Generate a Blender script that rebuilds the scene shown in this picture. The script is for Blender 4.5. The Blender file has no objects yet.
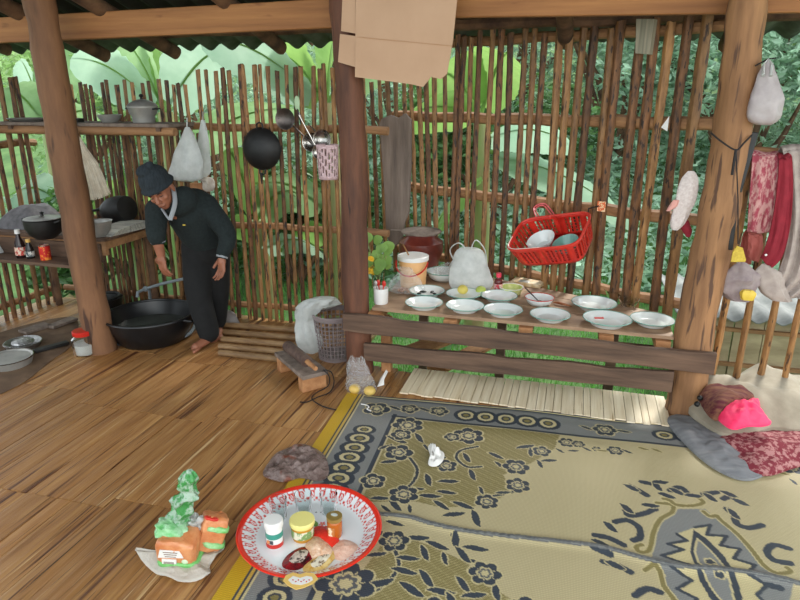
import bpy, bmesh, math, random
import numpy as np
from math import sin, cos, pi, radians, sqrt, atan2
from mathutils import Vector, Matrix, Euler, noise as mnoise

random.seed(7); rng = np.random.default_rng(11)
scene = bpy.context.scene
COL = scene.collection

# ------------------------------------------------------------ camera
PITCH, YAW, FPX, EYE = radians(18), radians(15.5), 630.0, 1.6
cam_d = bpy.data.cameras.new('camera'); cam = bpy.data.objects.new('camera', cam_d); COL.objects.link(cam)
cam.location = (0, 0, EYE); cam.rotation_euler = (pi/2-PITCH, 0, YAW)
cam_d.sensor_width = 36; cam_d.lens = 36*FPX/800; cam_d.clip_start = .05; cam_d.clip_end = 300
scene.camera = cam

# ------------------------------------------------------------ overcast daylight
world = bpy.data.worlds.new('overcast_sky'); scene.world = world; world.use_nodes = True
bg = world.node_tree.nodes['Background']
bg.inputs[0].default_value = (.86, .95, 1, 1); bg.inputs[1].default_value = 2.0
sun_d = bpy.data.lights.new('hazy_sun', 'SUN'); sun = bpy.data.objects.new('hazy_sun', sun_d); COL.objects.link(sun)
sun_d.energy = 4.0; sun_d.angle = radians(14); sun_d.color = (1, .97, .9)
sun.rotation_euler = Euler((radians(-42), radians(20), 0)); sun.location = (3, 8, 9)
# area lamps added as fill, standing in for daylight from the hut's open sides
for nm, loc, rot, en, sx, sy in (('open_side_fill', (.5, -1.6, 2.1), (radians(76), 0, radians(4)), 50, 4.0, 2.0),
                        ('right_side_fill', (3.4, 1.2, 1.7), (radians(80), 0, radians(75)), 34, 3.0, 1.6)):
    ld = bpy.data.lights.new(nm, 'AREA'); lo = bpy.data.objects.new(nm, ld); COL.objects.link(lo)
    ld.shape = 'RECTANGLE'; ld.size = sx; ld.size_y = sy; ld.energy = en; ld.color = (1, .96, .90)
    lo.location = loc; lo.rotation_euler = rot
scene.view_settings.view_transform = 'Standard'; scene.view_settings.look = 'None'
scene.view_settings.gamma = 1; scene.view_settings.use_curve_mapping = False
scene.view_settings.exposure = 0.2

# ------------------------------------------------------------ helpers
def at(px, py, z=None, Y=None, X=None):
    cx, cy, a = (px-400)/FPX, -(py-300)/FPX, pi/2-PITCH
    yy = cy*cos(a)+sin(a); zz = cy*sin(a)-cos(a)
    d = Vector((cx*cos(YAW)-yy*sin(YAW), cx*sin(YAW)+yy*cos(YAW), zz))
    t = (z-EYE)/d.z if z is not None else (Y/d.y if Y is not None else X/d.x)
    return Vector((0, 0, EYE))+d*t

def lin(c):
    return tuple(((v/255)/12.92 if v/255 <= .04045 else ((v/255+.055)/1.055)**2.4) for v in c[:3])+(1,)

class MB:
    """collects shapes; mb.m = material slot of what is added next, mb.xf = transform"""
    def __init__(s): s.v, s.f, s.mi, s.m, s.xf = [], [], [], 0, Matrix()
    def add(s, vs, fs):
        b = len(s.v); s.v += [tuple(s.xf @ Vector(v)) for v in vs]
        s.f += [tuple(b+i for i in f) for f in fs]; s.mi += [s.m]*len(fs); return s
    def box(s, c, d, rot=None, taper=1):
        x, y, z = [k/2 for k in d]; R = rot.to_matrix() if isinstance(rot, Euler) else (rot or Matrix.Identity(3))
        P = [(-x,-y,-z),(x,-y,-z),(x,y,-z),(-x,y,-z),(-x*taper,-y*taper,z),(x*taper,-y*taper,z),(x*taper,y*taper,z),(-x*taper,y*taper,z)]
        return s.add([Vector(c)+R@Vector(p) for p in P], [(3,2,1,0),(4,5,6,7),(0,1,5,4),(1,2,6,5),(2,3,7,6),(3,0,4,7)])
    def beam(s, a, b, w, h, up=(0,0,1)):
        a, b = Vector(a), Vector(b); t = (b-a).normalized(); sd = t.cross(Vector(up)).normalized(); u = sd.cross(t)
        vs = [p+sd*i*w/2+u*j*h/2 for p in (a, b) for i, j in ((-1,-1),(1,-1),(1,1),(-1,1))]
        return s.add(vs, [(3,2,1,0),(4,5,6,7),(0,1,5,4),(1,2,6,5),(2,3,7,6),(3,0,4,7)])
    def tube(s, pts, r, seg=8, caps=True, squash=1, up=None, wob=0):
        pts = [Vector(p) for p in pts]; n = len(pts); r = r if hasattr(r, '__len__') else [r]*n
        t0 = (pts[1]-pts[0]).normalized(); u = Vector(up) if up else (Vector((0,0,1)) if abs(t0.z) < .9 else Vector((1,0,0)))
        vs = []
        for i, p in enumerate(pts):
            t = (pts[min(i+1, n-1)]-pts[max(i-1, 0)]).normalized()
            u = (u-t*u.dot(t)).normalized(); w = t.cross(u)
            for k in range(seg):
                a = 2*pi*k/seg; q = r[i]*(1+wob*(mnoise.noise(p*5+Vector((cos(a), sin(a), 0)))))
                vs.append(p+u*cos(a)*q*squash+w*sin(a)*q)
        fs = [(i*seg+k, i*seg+(k+1) % seg, (i+1)*seg+(k+1) % seg, (i+1)*seg+k) for i in range(n-1) for k in range(seg)]
        if caps: fs += [tuple(range(seg))[::-1], tuple(range((n-1)*seg, n*seg))]
        return s.add(vs, fs)
    def lathe(s, prof, c=(0,0,0), seg=24, sx=1, sy=1, wob=0):
        c = Vector(c); n = len(prof); vs = []
        for r, z in prof:
            for k in range(seg):
                a = 2*pi*k/seg; q = r*(1+wob*mnoise.noise(Vector((cos(a)*2, sin(a)*2, z*12+c.x*7))))
                vs.append(c+Vector((q*cos(a)*sx, q*sin(a)*sy, z)))
        fs = [(i*seg+k, i*seg+(k+1) % seg, (i+1)*seg+(k+1) % seg, (i+1)*seg+k) for i in range(n-1) for k in range(seg)]
        if 1e-4 < prof[0][0] < .002: fs.append(tuple(range(seg))[::-1])
        if 1e-4 < prof[-1][0] < .002: fs.append(tuple(range((n-1)*seg, n*seg)))
        return s.add(vs, fs)
    def ball(s, c, r, seg=16, rings=10, rot=None):
        r = Vector(r) if hasattr(r, '__len__') else Vector((r, r, r)); R = rot.to_matrix() if isinstance(rot, Euler) else (rot or Matrix.Identity(3)); vs = []; c = Vector(c)
        for i in range(rings+1):
            p = pi*i/rings
            for k in range(seg):
                a = 2*pi*k/seg; vs.append(c+R@Vector((r.x*sin(p)*cos(a), r.y*sin(p)*sin(a), -r.z*cos(p))))
        return s.add(vs, [(i*seg+k, i*seg+(k+1) % seg, (i+1)*seg+(k+1) % seg, (i+1)*seg+k) for i in range(rings) for k in range(seg)])
    def grid(s, fn, nu, nv):
        vs = [fn(i/nu, j/nv) for j in range(nv+1) for i in range(nu+1)]
        return s.add(vs, [(j*(nu+1)+i, j*(nu+1)+i+1, (j+1)*(nu+1)+i+1, (j+1)*(nu+1)+i) for j in range(nv) for i in range(nu)])
    def prism(s, pts, d):
        """extrude a polygon (3D points) by vector d"""
        n = len(pts); pts = [Vector(p) for p in pts]; d = Vector(d)
        return s.add(pts+[p+d for p in pts], [tuple(range(n))[::-1], tuple(range(n, 2*n))]+[(i, (i+1) % n, n+(i+1) % n, n+i) for i in range(n)])
    def mound(s, pts, H, base=.0, pw=2, fold=.0, fs=6, rings=10, z0=0):
        """a lumpy low heap over an outline (list of world xy)"""
        n = len(pts); c = sum((Vector((p[0], p[1], 0)) for p in pts), Vector())/n; vs = []
        hh = H if callable(H) else (lambda x, y, r: H*(1-r**pw))
        for i in range(rings+1):
            r = 1-i/rings
            for p in pts:
                q = c+(Vector((p[0], p[1], 0))-c)*r; nz = mnoise.noise(Vector((q.x*fs, q.y*fs, z0+3.1)))+.5*mnoise.noise(Vector((q.x*fs*2.7, q.y*fs*2.3, 9)))
                vs.append(Vector((q.x, q.y, z0+base+max(0, hh(q.x, q.y, r)+fold*nz*min(1, (1-r)*4+.15)))))
        fs_ = [(i*n+k, i*n+(k+1) % n, (i+1)*n+(k+1) % n, (i+1)*n+k) for i in range(rings) for k in range(n)]
        b = len(vs); vs += [Vector((p[0], p[1], z0)) for p in pts]
        fs_ += [(b+k, b+(k+1) % n, (k+1) % n, k) for k in range(n)]+[tuple(range(b, b+n))[::-1]]
        return s.add(vs, fs_)

def origin_of(o):
    p = Vector((0, 0, 0))
    while o is not None: p += Vector(o.location); o = o.parent
    return p

def smooth_outline(pts, n=40):
    """closed Catmull-Rom through the points"""
    m = len(pts); out = []
    for k in range(n):
        t = k/n*m; i = int(t); f = t-i; a, b, c, d = [Vector(pts[(i+j) % m]) for j in (-1, 0, 1, 2)]
        out.append(.5*((2*b)+(c-a)*f+(2*a-5*b+4*c-d)*f*f+(3*b-a-3*c+d)*f**3))
    return out
def smooth_path(pts, k=5):
    out = []; m = len(pts); P = [Vector(p) for p in pts]
    for i in range(m-1):
        a, b, c, d = P[max(i-1, 0)], P[i], P[i+1], P[min(i+2, m-1)]
        for j in range(k):
            f = j/k; out.append(.5*((2*b)+(c-a)*f+(2*a-5*b+4*c-d)*f*f+(3*b-a-3*c+d)*f**3))
    return out+[P[-1]]

def obj(name, mb, mats, parent=None, world=True, smooth=True, bevel=0, solid=0, sub=0, disp=0, label=None):
    """link ONE mesh object; coordinates are world ones unless world=False"""
    mats = mats if isinstance(mats, (list, tuple)) else [mats]
    vs = np.array(mb.v, dtype=float)
    if parent is not None: off = np.array(origin_of(parent)) if world else np.zeros(3)
    else: off = np.array([(vs[:, 0].min()+vs[:, 0].max())/2, (vs[:, 1].min()+vs[:, 1].max())/2, vs[:, 2].min()])
    me = bpy.data.meshes.new(name); me.from_pydata((vs-off).tolist(), [], mb.f)
    for m in mats: me.materials.append(m)
    if len(mats) > 1: me.polygons.foreach_set('material_index', mb.mi)
    if smooth: me.polygons.foreach_set('use_smooth', [True]*len(mb.f)); 
    me.update()
    o = bpy.data.objects.new(name, me); COL.objects.link(o)
    if parent is not None: o.parent = parent
    else: o.location = off
    if solid: k = o.modifiers.new('t', 'SOLIDIFY'); k.thickness = solid; k.offset = 0
    if bevel: k = o.modifiers.new('b', 'BEVEL'); k.width = bevel; k.segments = 2; k.limit_method = 'ANGLE'
    if sub: k = o.modifiers.new('s', 'SUBSURF'); k.levels = k.render_levels = sub
    if smooth and not sub:
        k = 0
        try: me.set_sharp_from_angle(angle=radians(40))
        except Exception: pass
    if label: o['label'] = label
    return o

def tag(o, label, cat, group=None):
    o['label'] = label; o['category'] = cat
    if group: o['group'] = group
    return o
def thing(name, loc, label, cat, group=None, rz=0):
    o = bpy.data.objects.new(name, None); COL.objects.link(o); o.location = loc; o.rotation_euler = (0, 0, rz)
    o.empty_display_size = .05
    return tag(o, label, cat, group)
def struct(o): o['kind'] = 'structure'; return o
def stuff(o, cat=None): 
    o['kind'] = 'stuff'
    if cat: o['category'] = cat
    return o
def dup(root, loc, rz=None, label=None, group=None, scale=None):
    def cp(o, par):
        c = o.copy(); COL.objects.link(c); c.parent = par
        for ch in [k for k in bpy.data.objects if k.parent == o]: cp(ch, c)
        return c
    r = cp(root, None); r.location = loc
    if rz is not None: r.rotation_euler[2] = rz
    if label: r['label'] = label
    if group: r['group'] = group
    if scale: r.scale = scale
    return r

# ------------------------------------------------------------ materials
def mat(name, c, rough=.6, metal=0, c2=None, scale=(6, 6, 6), c3=None, bump=0, bscale=None, alpha=1, trans=0, ior=1.45,
        translucent=0, island=0, spots=None, detail=6, coat=0, rnd=0, lo=.35, hi=.65, sheen=0):
    m = bpy.data.materials.new(name); m.use_nodes = True; nt = m.node_tree; N, L = nt.nodes, nt.links
    b = N['Principled BSDF']; b.inputs['Roughness'].default_value = rough; b.inputs['Metallic'].default_value = metal
    b.inputs['Base Color'].default_value = lin(c); b.inputs['Coat Weight'].default_value = coat
    b.inputs['Sheen Weight'].default_value = sheen
    tc = N.new('ShaderNodeTexCoord'); mp = N.new('ShaderNodeMapping'); mp.inputs['Scale'].default_value = scale
    L.new(tc.outputs['Object'], mp.inputs['Vector']); col = None
    nz = N.new('ShaderNodeTexNoise'); nz.inputs['Scale'].default_value = 1; nz.inputs['Detail'].default_value = detail
    nz.inputs['Roughness'].default_value = .6
    L.new(mp.outputs[0], nz.inputs['Vector'])
    if c2:
        r = N.new('ShaderNodeValToRGB'); e = r.color_ramp.elements
        e[0].position = lo; e[0].color = lin(c); e[1].position = hi; e[1].color = lin(c2)
        if c3: k = e.new((lo+hi)/2); k.color = lin(c3)
        L.new(nz.outputs[0], r.inputs[0]); col = r.outputs[0]
    if spots:  # (colour, threshold, scale xyz)
        mp2 = N.new('ShaderNodeMapping'); mp2.inputs['Scale'].default_value = spots[2]; mp2.inputs['Location'].default_value = (3, 5, 1)
        n2 = N.new('ShaderNodeTexNoise'); n2.inputs['Scale'].default_value = 1; n2.inputs['Detail'].default_value = 3
        L.new(tc.outputs['Object'], mp2.inputs[0]); L.new(mp2.outputs[0], n2.inputs[0])
        r2 = N.new('ShaderNodeValToRGB'); r2.color_ramp.elements[0].position = spots[1]; r2.color_ramp.elements[1].position = spots[1]+.07
        mx = N.new('ShaderNodeMix'); mx.data_type = 'RGBA'; L.new(n2.outputs[0], r2.inputs[0]); L.new(r2.outputs[0], mx.inputs[0])
        if col: L.new(col, mx.inputs[6])
        else: mx.inputs[6].default_value = lin(c)
        mx.inputs[7].default_value = lin(spots[0]); col = mx.outputs[2]
    if island or rnd:
        hsv = N.new('ShaderNodeHueSaturation'); mr = N.new('ShaderNodeMapRange'); k = island or rnd
        mr.inputs[3].default_value = 1-k; mr.inputs[4].default_value = 1+k
        if island: g = N.new('ShaderNodeNewGeometry'); L.new(g.outputs['Random Per Island'], mr.inputs[0])
        else: g = N.new('ShaderNodeObjectInfo'); L.new(g.outputs['Random'], mr.inputs[0])
        L.new(mr.outputs[0], hsv.inputs['Value'])
        if col: L.new(col, hsv.inputs['Color'])
        else: hsv.inputs['Color'].default_value = lin(c)
        col = hsv.outputs[0]
    if col: L.new(col, b.inputs['Base Color'])
    if bump:
        bp = N.new('ShaderNodeBump'); bp.inputs['Strength'].default_value = bump; bp.inputs['Distance'].default_value = .01
        if bscale:
            mp3 = N.new('ShaderNodeMapping'); mp3.inputs['Scale'].default_value = bscale; n3 = N.new('ShaderNodeTexNoise'); n3.inputs['Scale'].default_value = 1
            L.new(tc.outputs['Object'], mp3.inputs[0]); L.new(mp3.outputs[0], n3.inputs[0]); L.new(n3.outputs[0], bp.inputs['Height'])
        else: L.new(nz.outputs[0], bp.inputs['Height'])
        L.new(bp.outputs[0], b.inputs['Normal'])
    b.inputs['Alpha'].default_value = alpha
    b.inputs['Transmission Weight'].default_value = trans; b.inputs['IOR'].default_value = ior
    if translucent:
        t = N.new('ShaderNodeBsdfTranslucent'); ms = N.new('ShaderNodeMixShader'); ms.inputs[0].default_value = translucent
        if col: L.new(col, t.inputs[0])
        else: t.inputs[0].default_value = lin(c)
        L.new(b.outputs[0], ms.inputs[1]); L.new(t.outputs[0], ms.inputs[2]); L.new(ms.outputs[0], N['Material Output'].inputs[0])
    return m

def vcol_mat(name, rough=.6, weave=0, coat=0):
    m = bpy.data.materials.new(name); m.use_nodes = True; nt = m.node_tree; N, L = nt.nodes, nt.links; b = N['Principled BSDF']
    a = N.new('ShaderNodeVertexColor'); a.layer_name = 'pattern'; b.inputs['Roughness'].default_value = rough; b.inputs['Coat Weight'].default_value = coat
    if weave:
        tc = N.new('ShaderNodeTexCoord'); w = N.new('ShaderNodeTexWave'); w.inputs['Scale'].default_value = weave; w.bands_direction = 'X'
        w2 = N.new('ShaderNodeTexWave'); w2.inputs['Scale'].default_value = weave*.6; w2.bands_direction = 'Y'
        L.new(tc.outputs['Object'], w.inputs[0]); L.new(tc.outputs['Object'], w2.inputs[0])
        mm = N.new('ShaderNodeMath'); mm.operation = 'MULTIPLY'; L.new(w.outputs[1], mm.inputs[0]); L.new(w2.outputs[1], mm.inputs[1])
        mr = N.new('ShaderNodeMapRange'); mr.inputs[3].default_value = .78; mr.inputs[4].default_value = 1.15; L.new(mm.outputs[0], mr.inputs[0])
        h = N.new('ShaderNodeHueSaturation'); L.new(mr.outputs[0], h.inputs['Value']); L.new(a.outputs[0], h.inputs['Color']); L.new(h.outputs[0], b.inputs['Base Color'])
        bp = N.new('ShaderNodeBump'); bp.inputs['Strength'].default_value = .5; bp.inputs['Distance'].default_value = .002
        L.new(mm.outputs[0], bp.inputs['Height']); L.new(bp.outputs[0], b.inputs['Normal'])
    else: L.new(a.outputs[0], b.inputs['Base Color'])
    return m

M = {}
M['post'] = mat('weathered_post_wood', (110, 76, 50), .75, c2=(162, 119, 80), scale=(14, 14, 1.6), bump=.6, spots=((88, 62, 46), .58, (34, 34, 3)), lo=.3, hi=.7)
M['lpost'] = mat('smoky_post_wood', (88, 60, 42), .75, c2=(142, 100, 68), scale=(9, 9, 1.3), bump=.6, spots=((70, 46, 34), .62, (14, 14, 2.2)), lo=.3, hi=.7)
M['darkpost'] = mat('dark_red_post_wood', (62, 38, 28), .7, c2=(120, 76, 54), scale=(11, 11, 1.6), bump=.6, spots=((50, 32, 26), .62, (30, 30, 2)), lo=.3, hi=.7)
M['beam'] = mat('sawn_beam_wood', (128, 82, 46), .7, c2=(168, 116, 68), scale=(1.2, 14, 22), bump=.4, spots=((96, 54, 30), .66, (3, 9, 9)), lo=.3, hi=.7)
M['slat'] = mat('smoked_bamboo_slat', (60, 40, 26), .6, c2=(130, 88, 52), scale=(40, 40, 9), bump=.5, rnd=.3, spots=((42, 31, 24), .57, (60, 60, 16)), lo=.3, hi=.7)
M['slatl'] = mat('tan_bamboo_slat', (110, 76, 44), .55, c2=(166, 122, 74), scale=(40, 40, 9), bump=.5, rnd=.3, spots=((64, 44, 30), .58, (50, 50, 12)), lo=.3, hi=.7)
M['rail'] = mat('fence_rail_wood', (120, 84, 54), .7, c2=(172, 128, 88), scale=(3, 20, 20), bump=.4, lo=.3, hi=.7)
M['board'] = mat('grey_brown_board_wood', (66, 49, 39), .75, c2=(114, 88, 70), scale=(2.2, 24, 24), bump=.5, lo=.3, hi=.7)
M['bench'] = mat('bench_top_wood', (128, 98, 74), .55, c2=(182, 150, 120), scale=(4, 10, 10), bump=.3, lo=.3, hi=.7)
M['joist'] = mat('joist_end_wood', (150, 100, 62), .7, c2=(184, 134, 90), scale=(14, 14, 14), bump=.3)
M['greywood'] = mat('grey_driftwood', (96, 84, 76), .85, c2=(140, 124, 112), scale=(18, 18, 2), bump=.7, lo=.3, hi=.7)
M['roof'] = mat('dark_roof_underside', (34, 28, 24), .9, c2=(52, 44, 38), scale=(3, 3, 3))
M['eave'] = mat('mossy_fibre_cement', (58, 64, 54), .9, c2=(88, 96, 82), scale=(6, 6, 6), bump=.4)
M['log'] = mat('roof_log_bark', (66, 46, 34), .85, c2=(116, 86, 62), scale=(8, 8, 8), bump=.6)
M['cardboard'] = mat('cardboard', (176, 142, 114), .8, c2=(188, 154, 126), scale=(2, 2, 2))
M['leafbig'] = mat('banana_leaf_green', (116, 148, 98), .4, c2=(156, 184, 136), scale=(2.2, 2.2, 2.2), translucent=.5, rnd=.2)
M['leafpale'] = mat('banana_leaf_pale', (146, 178, 152), .4, c2=(176, 200, 176), scale=(2.2, 2.2, 2.2), translucent=.45, rnd=.15)
M['leafbright'] = mat('banana_leaf_bright', (120, 160, 80), .4, c2=(154, 188, 108), scale=(2.2, 2.2, 2.2), translucent=.55, rnd=.15)
M['stem'] = mat('banana_stem', (120, 150, 86), .5, c2=(150, 128, 92), scale=(6, 6, 1.5), bump=.3)
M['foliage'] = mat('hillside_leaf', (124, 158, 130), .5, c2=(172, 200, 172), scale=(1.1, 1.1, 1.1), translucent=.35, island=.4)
M['foliage2'] = mat('yellow_green_leaf', (142, 178, 108), .5, c2=(190, 214, 150), scale=(.9, .9, .9), translucent=.4, island=.35)  # light yellow-green leaf colour
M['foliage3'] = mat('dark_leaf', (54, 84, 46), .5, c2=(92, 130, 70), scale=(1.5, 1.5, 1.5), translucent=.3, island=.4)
M['grass'] = mat('grass_blade', (74, 134, 52), .6, c2=(116, 176, 84), scale=(1.5, 1.5, 1.5), translucent=.3, island=.35)
M['soil'] = mat('green_soil', (58, 92, 44), .95, c2=(92, 122, 66), scale=(2, 2, 2), bump=.3)
M['steel'] = mat('polished_steel', (160, 156, 150), .25, 1)
M['alu'] = mat('dull_aluminium', (158, 156, 152), .42, .55, c2=(184, 182, 176), scale=(9, 9, 9))
M['black'] = mat('sooty_black_iron', (14, 14, 14), .5, 0, c2=(30, 29, 28), scale=(14, 14, 14), bump=.2)
M['blackpl'] = mat('black_rubber', (16, 17, 19), .32, c2=(26, 27, 29), scale=(8, 8, 8))
M['enamel'] = mat('white_enamel', (226, 232, 230), .15, coat=.5)
M['rimgreen'] = mat('pale_green_enamel', (120, 168, 156), .2, coat=.4)
M['white'] = mat('white_plastic', (226, 224, 220), .4)
M['red'] = mat('red_plastic', (206, 50, 36), .35, c2=(188, 38, 30), scale=(20, 20, 20))
M['glass'] = mat('clear_glass', (240, 246, 246), .03, trans=1, ior=1.12)
M['poly'] = mat('clear_polythene', (225, 228, 228), .22, alpha=.16, bump=.8, bscale=(45, 45, 45))
M['polyw'] = mat('milky_polythene', (236, 238, 236), .18, c2=(214, 218, 216), scale=(16, 16, 16), alpha=.72, translucent=.35, bump=.9, bscale=(28, 28, 28))
M['skin'] = mat('tanned_skin', (134, 84, 62), .5, c2=(152, 98, 74), scale=(14, 14, 14))
M['knit'] = mat('dark_green_knit', (20, 28, 29), .95, c2=(30, 39, 39), scale=(60, 60, 60), bump=.3)
M['beanie'] = mat('charcoal_knit', (28, 35, 40), .95, c2=(42, 50, 56), scale=(90, 90, 20), bump=.6)
M['trouser'] = mat('black_cloth', (16, 17, 18), .9, c2=(24, 25, 26), scale=(20, 20, 20))
M['shirt'] = mat('light_grey_shirt', (140, 144, 148), .85)
M['cord'] = mat('dark_cord', (34, 30, 30), .8)
M['grey'] = mat('grey_cloth', (150, 138, 132), .9, c2=(172, 160, 152), scale=(20, 20, 20), bump=.3)
M['beige'] = mat('beige_cloth', (142, 132, 114), .9, c2=(160, 150, 132), scale=(9, 9, 9), bump=.25, sheen=.1)
M['maroon'] = mat('dark_red_cloth', (120, 24, 38), .9, c2=(138, 34, 48), scale=(14, 14, 14))
M['yellow'] = mat('yellow_plastic', (214, 184, 70), .5)

def leaves(mb, pts, size, rs, aspect=2.4, up=.3):
    """folded diamond leaves at points (numpy fast path)"""
    n = len(pts); d = rs.normal(size=(n, 3)); d[:, 2] *= .6; d /= np.linalg.norm(d, axis=1)[:, None]
    e = rs.normal(size=(n, 3)); e -= d*(e*d).sum(1)[:, None]; e /= np.linalg.norm(e, axis=1)[:, None]
    L = size*rs.uniform(.6, 1.3, n)[:, None]; W = L/aspect
    a = pts-d*L/2; b = pts+d*L/2; nrm = np.cross(d, e); c = pts+e*W/2+nrm*W*.15; f = pts-e*W/2+nrm*W*.15
    base = len(mb.v); V = np.stack([a, c, b, f], 1).reshape(-1, 3)
    mb.v += V.tolist(); mb.f += [(base+4*i, base+4*i+1, base+4*i+2, base+4*i+3) for i in range(n)]; mb.mi += [mb.m]*n
# ============================================================ STRUCTURE
# ---- floor of flattened bamboo planks that run away from the photographer
def floor_mat():
    m = bpy.data.materials.new('flattened_bamboo'); m.use_nodes = True; nt = m.node_tree; N, L = nt.nodes, nt.links; b = N['Principled BSDF']
    tc = N.new('ShaderNodeTexCoord'); g = N.new('ShaderNodeNewGeometry')
    def noise(sc, loc=(0, 0, 0), det=5, rough=.6, dist=0):
        # shift each plank so that the grain is its own
        vm = N.new('ShaderNodeVectorMath'); vm.operation = 'SCALE'; vm.inputs[0].default_value = (7, 31, 3); L.new(g.outputs['Random Per Island'], vm.inputs[3])
        ad = N.new('ShaderNodeVectorMath'); L.new(tc.outputs['Object'], ad.inputs[0]); L.new(vm.outputs[0], ad.inputs[1])
        mp = N.new('ShaderNodeMapping'); mp.inputs['Scale'].default_value = sc; mp.inputs['Location'].default_value = loc
        n = N.new('ShaderNodeTexNoise'); n.inputs['Scale'].default_value = 1; n.inputs['Detail'].default_value = det; n.inputs['Roughness'].default_value = rough
        n.inputs['Distortion'].default_value = dist
        L.new(ad.outputs[0], mp.inputs[0]); L.new(mp.outputs[0], n.inputs[0]); return n.outputs[0]
    def ramp(src, stops):
        r = N.new('ShaderNodeValToRGB'); e = r.color_ramp.elements
        e[0].position, e[0].color = stops[0][0], stops[0][1]; e[1].position, e[1].color = stops[-1][0], stops[-1][1]
        for p, c in stops[1:-1]: k = e.new(p); k.color = c
        L.new(src, r.inputs[0]); return r.outputs[0]
    def mix(f, a, c2):
        x = N.new('ShaderNodeMix'); x.data_type = 'RGBA'; L.new(f, x.inputs[0]); L.new(a, x.inputs[6])
        if isinstance(c2, tuple): x.inputs[7].default_value = c2
        else: L.new(c2, x.inputs[7])
        return x.outputs[2]
    W, K = (1, 1, 1, 1), (0, 0, 0, 1)
    base = ramp(noise((26, 1.6, 1), det=7), [(.28, lin((116, 76, 44))), (.5, lin((164, 118, 74))), (.72, lin((202, 160, 108)))])
    patch = ramp(noise((2.2, 1.2, 1), (4, 2, 0), 3), [(.40, K), (.62, W)])
    base = mix(patch, base, ramp(noise((34, 2.2, 1), (1, 7, 0), 6), [(.3, lin((150, 104, 64))), (.7, lin((186, 142, 96)))]))
    streak = ramp(noise((38, .9, 1), (9, 3, 0), 4), [(.57, K), (.66, W)])
    base = mix(streak, base, lin((96, 58, 38)))
    pale = ramp(noise((55, 1.1, 1), (2, 13, 0), 4), [(.64, K), (.70, W)])
    base = mix(pale, base, lin((214, 182, 138)))
    crack = ramp(noise((120, 1.5, 1), (5, 5, 0), 3, dist=.3), [(.65, K), (.672, W)])
    base = mix(crack, base, lin((48, 30, 20)))
    hs = N.new('ShaderNodeHueSaturation'); mr = N.new('ShaderNodeMapRange'); mr.inputs[3].default_value = .76; mr.inputs[4].default_value = .98
    L.new(g.outputs['Random Per Island'], mr.inputs[0]); hs.inputs['Saturation'].default_value = 1.05; L.new(mr.outputs[0], hs.inputs['Value']); L.new(base, hs.inputs['Color'])
    L.new(hs.outputs[0], b.inputs['Base Color']); b.inputs['Roughness'].default_value = .42
    bp = N.new('ShaderNodeBump'); bp.inputs['Strength'].default_value = .55; bp.inputs['Distance'].default_value = .006
    L.new(noise((60, 1.5, 1), (3, 3, 0)), bp.inputs['Height']); L.new(bp.outputs[0], b.inputs['Normal'])
    return m
mb = MB(); rf = random.Random(5); x = -4.15
while x < 2.4:
    w = rf.uniform(.07, .16); ye = 4.06 if x < -1.28 else 3.41; y = -1.2; grp = int((x+5)/.8)
    cuts = [-.6+.13*(grp % 3), 1.05+.12*(grp % 2), 1.78+.07*((grp*7) % 3), 2.52+.06*(grp % 3), 3.22-.05*(grp % 2)]
    if ye > 3.5: cuts.append(3.62)
    cuts = [c+rf.uniform(-.004, .004) for c in cuts]+[ye+rf.uniform(-.03, .03)]
    for c in cuts:
        dz = rf.uniform(-.003, 0); wy = w-.0012; tilt = rf.uniform(-.002, .002)
        nseg = max(2, int((c-y)/.12)); vs = []; cx = rf.uniform(-.004, .004)
        for i in range(nseg+1):
            yy = y+.002+(c-y-.004)*i/nseg; ww = rf.uniform(-.0012, .0012)
            for k in range(5):
                q = k/4; vs.append((x+cx*i/nseg+wy*q+ww, yy, dz+tilt*(q-.5)+.0022*sin(pi*q)+rf.uniform(-.0007, .0007)))
        b0 = len(vs); vs += [(x, y, -.03), (x+wy, y, -.03), (x+wy, c, -.03), (x, c, -.03)]
        fs = [(i*5+k, i*5+k+1, (i+1)*5+k+1, (i+1)*5+k) for i in range(nseg) for k in range(4)]
        fs += [(b0, b0+1, 4, 3, 2, 1, 0), (b0+3, nseg*5, nseg*5+1, nseg*5+2, nseg*5+3, nseg*5+4, b0+2)]
        fs += [tuple([b0]+[i*5 for i in range(nseg+1)]+[b0+3]), tuple([b0+2]+[i*5+4 for i in range(nseg, -1, -1)]+[b0+1]), (b0+3, b0+2, b0+1, b0)]
        mb.add(vs, fs); y = c
    x += w
struct(obj('floor', mb, floor_mat(), smooth=False))

q = MB(); rf2 = random.Random(9); x = -.86; mbp = mat('painted_light_bamboo', (218, 198, 164), .5, c2=(240, 226, 198), scale=(40, 2, 2), island=.07, bump=.3, spots=((170, 140, 100), .64, (60, 2, 2)))  # added strip: its pale colour stands in for daylight on the floor edge
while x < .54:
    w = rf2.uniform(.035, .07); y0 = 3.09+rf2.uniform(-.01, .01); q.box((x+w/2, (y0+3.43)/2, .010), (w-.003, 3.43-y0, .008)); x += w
tag(obj('painted_light_strip', q, mbp, smooth=False), 'pale bamboo strip standing in for bright daylight on the floor edge below the dish bench', 'panel')

# ---- roof: corrugated fibre cement sheets, low at the back, higher over the photographer
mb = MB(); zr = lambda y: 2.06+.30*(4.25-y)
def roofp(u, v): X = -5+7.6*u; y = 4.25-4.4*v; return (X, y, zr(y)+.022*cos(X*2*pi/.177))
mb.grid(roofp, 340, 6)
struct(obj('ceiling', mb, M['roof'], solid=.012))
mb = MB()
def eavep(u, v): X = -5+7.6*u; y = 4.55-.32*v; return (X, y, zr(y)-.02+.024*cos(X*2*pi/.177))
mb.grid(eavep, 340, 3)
tag(obj('roofing_sheet', mb, M['eave'], solid=.012), 'mossy corrugated roofing sheet with a wavy edge at the eaves', 'roof')

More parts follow.
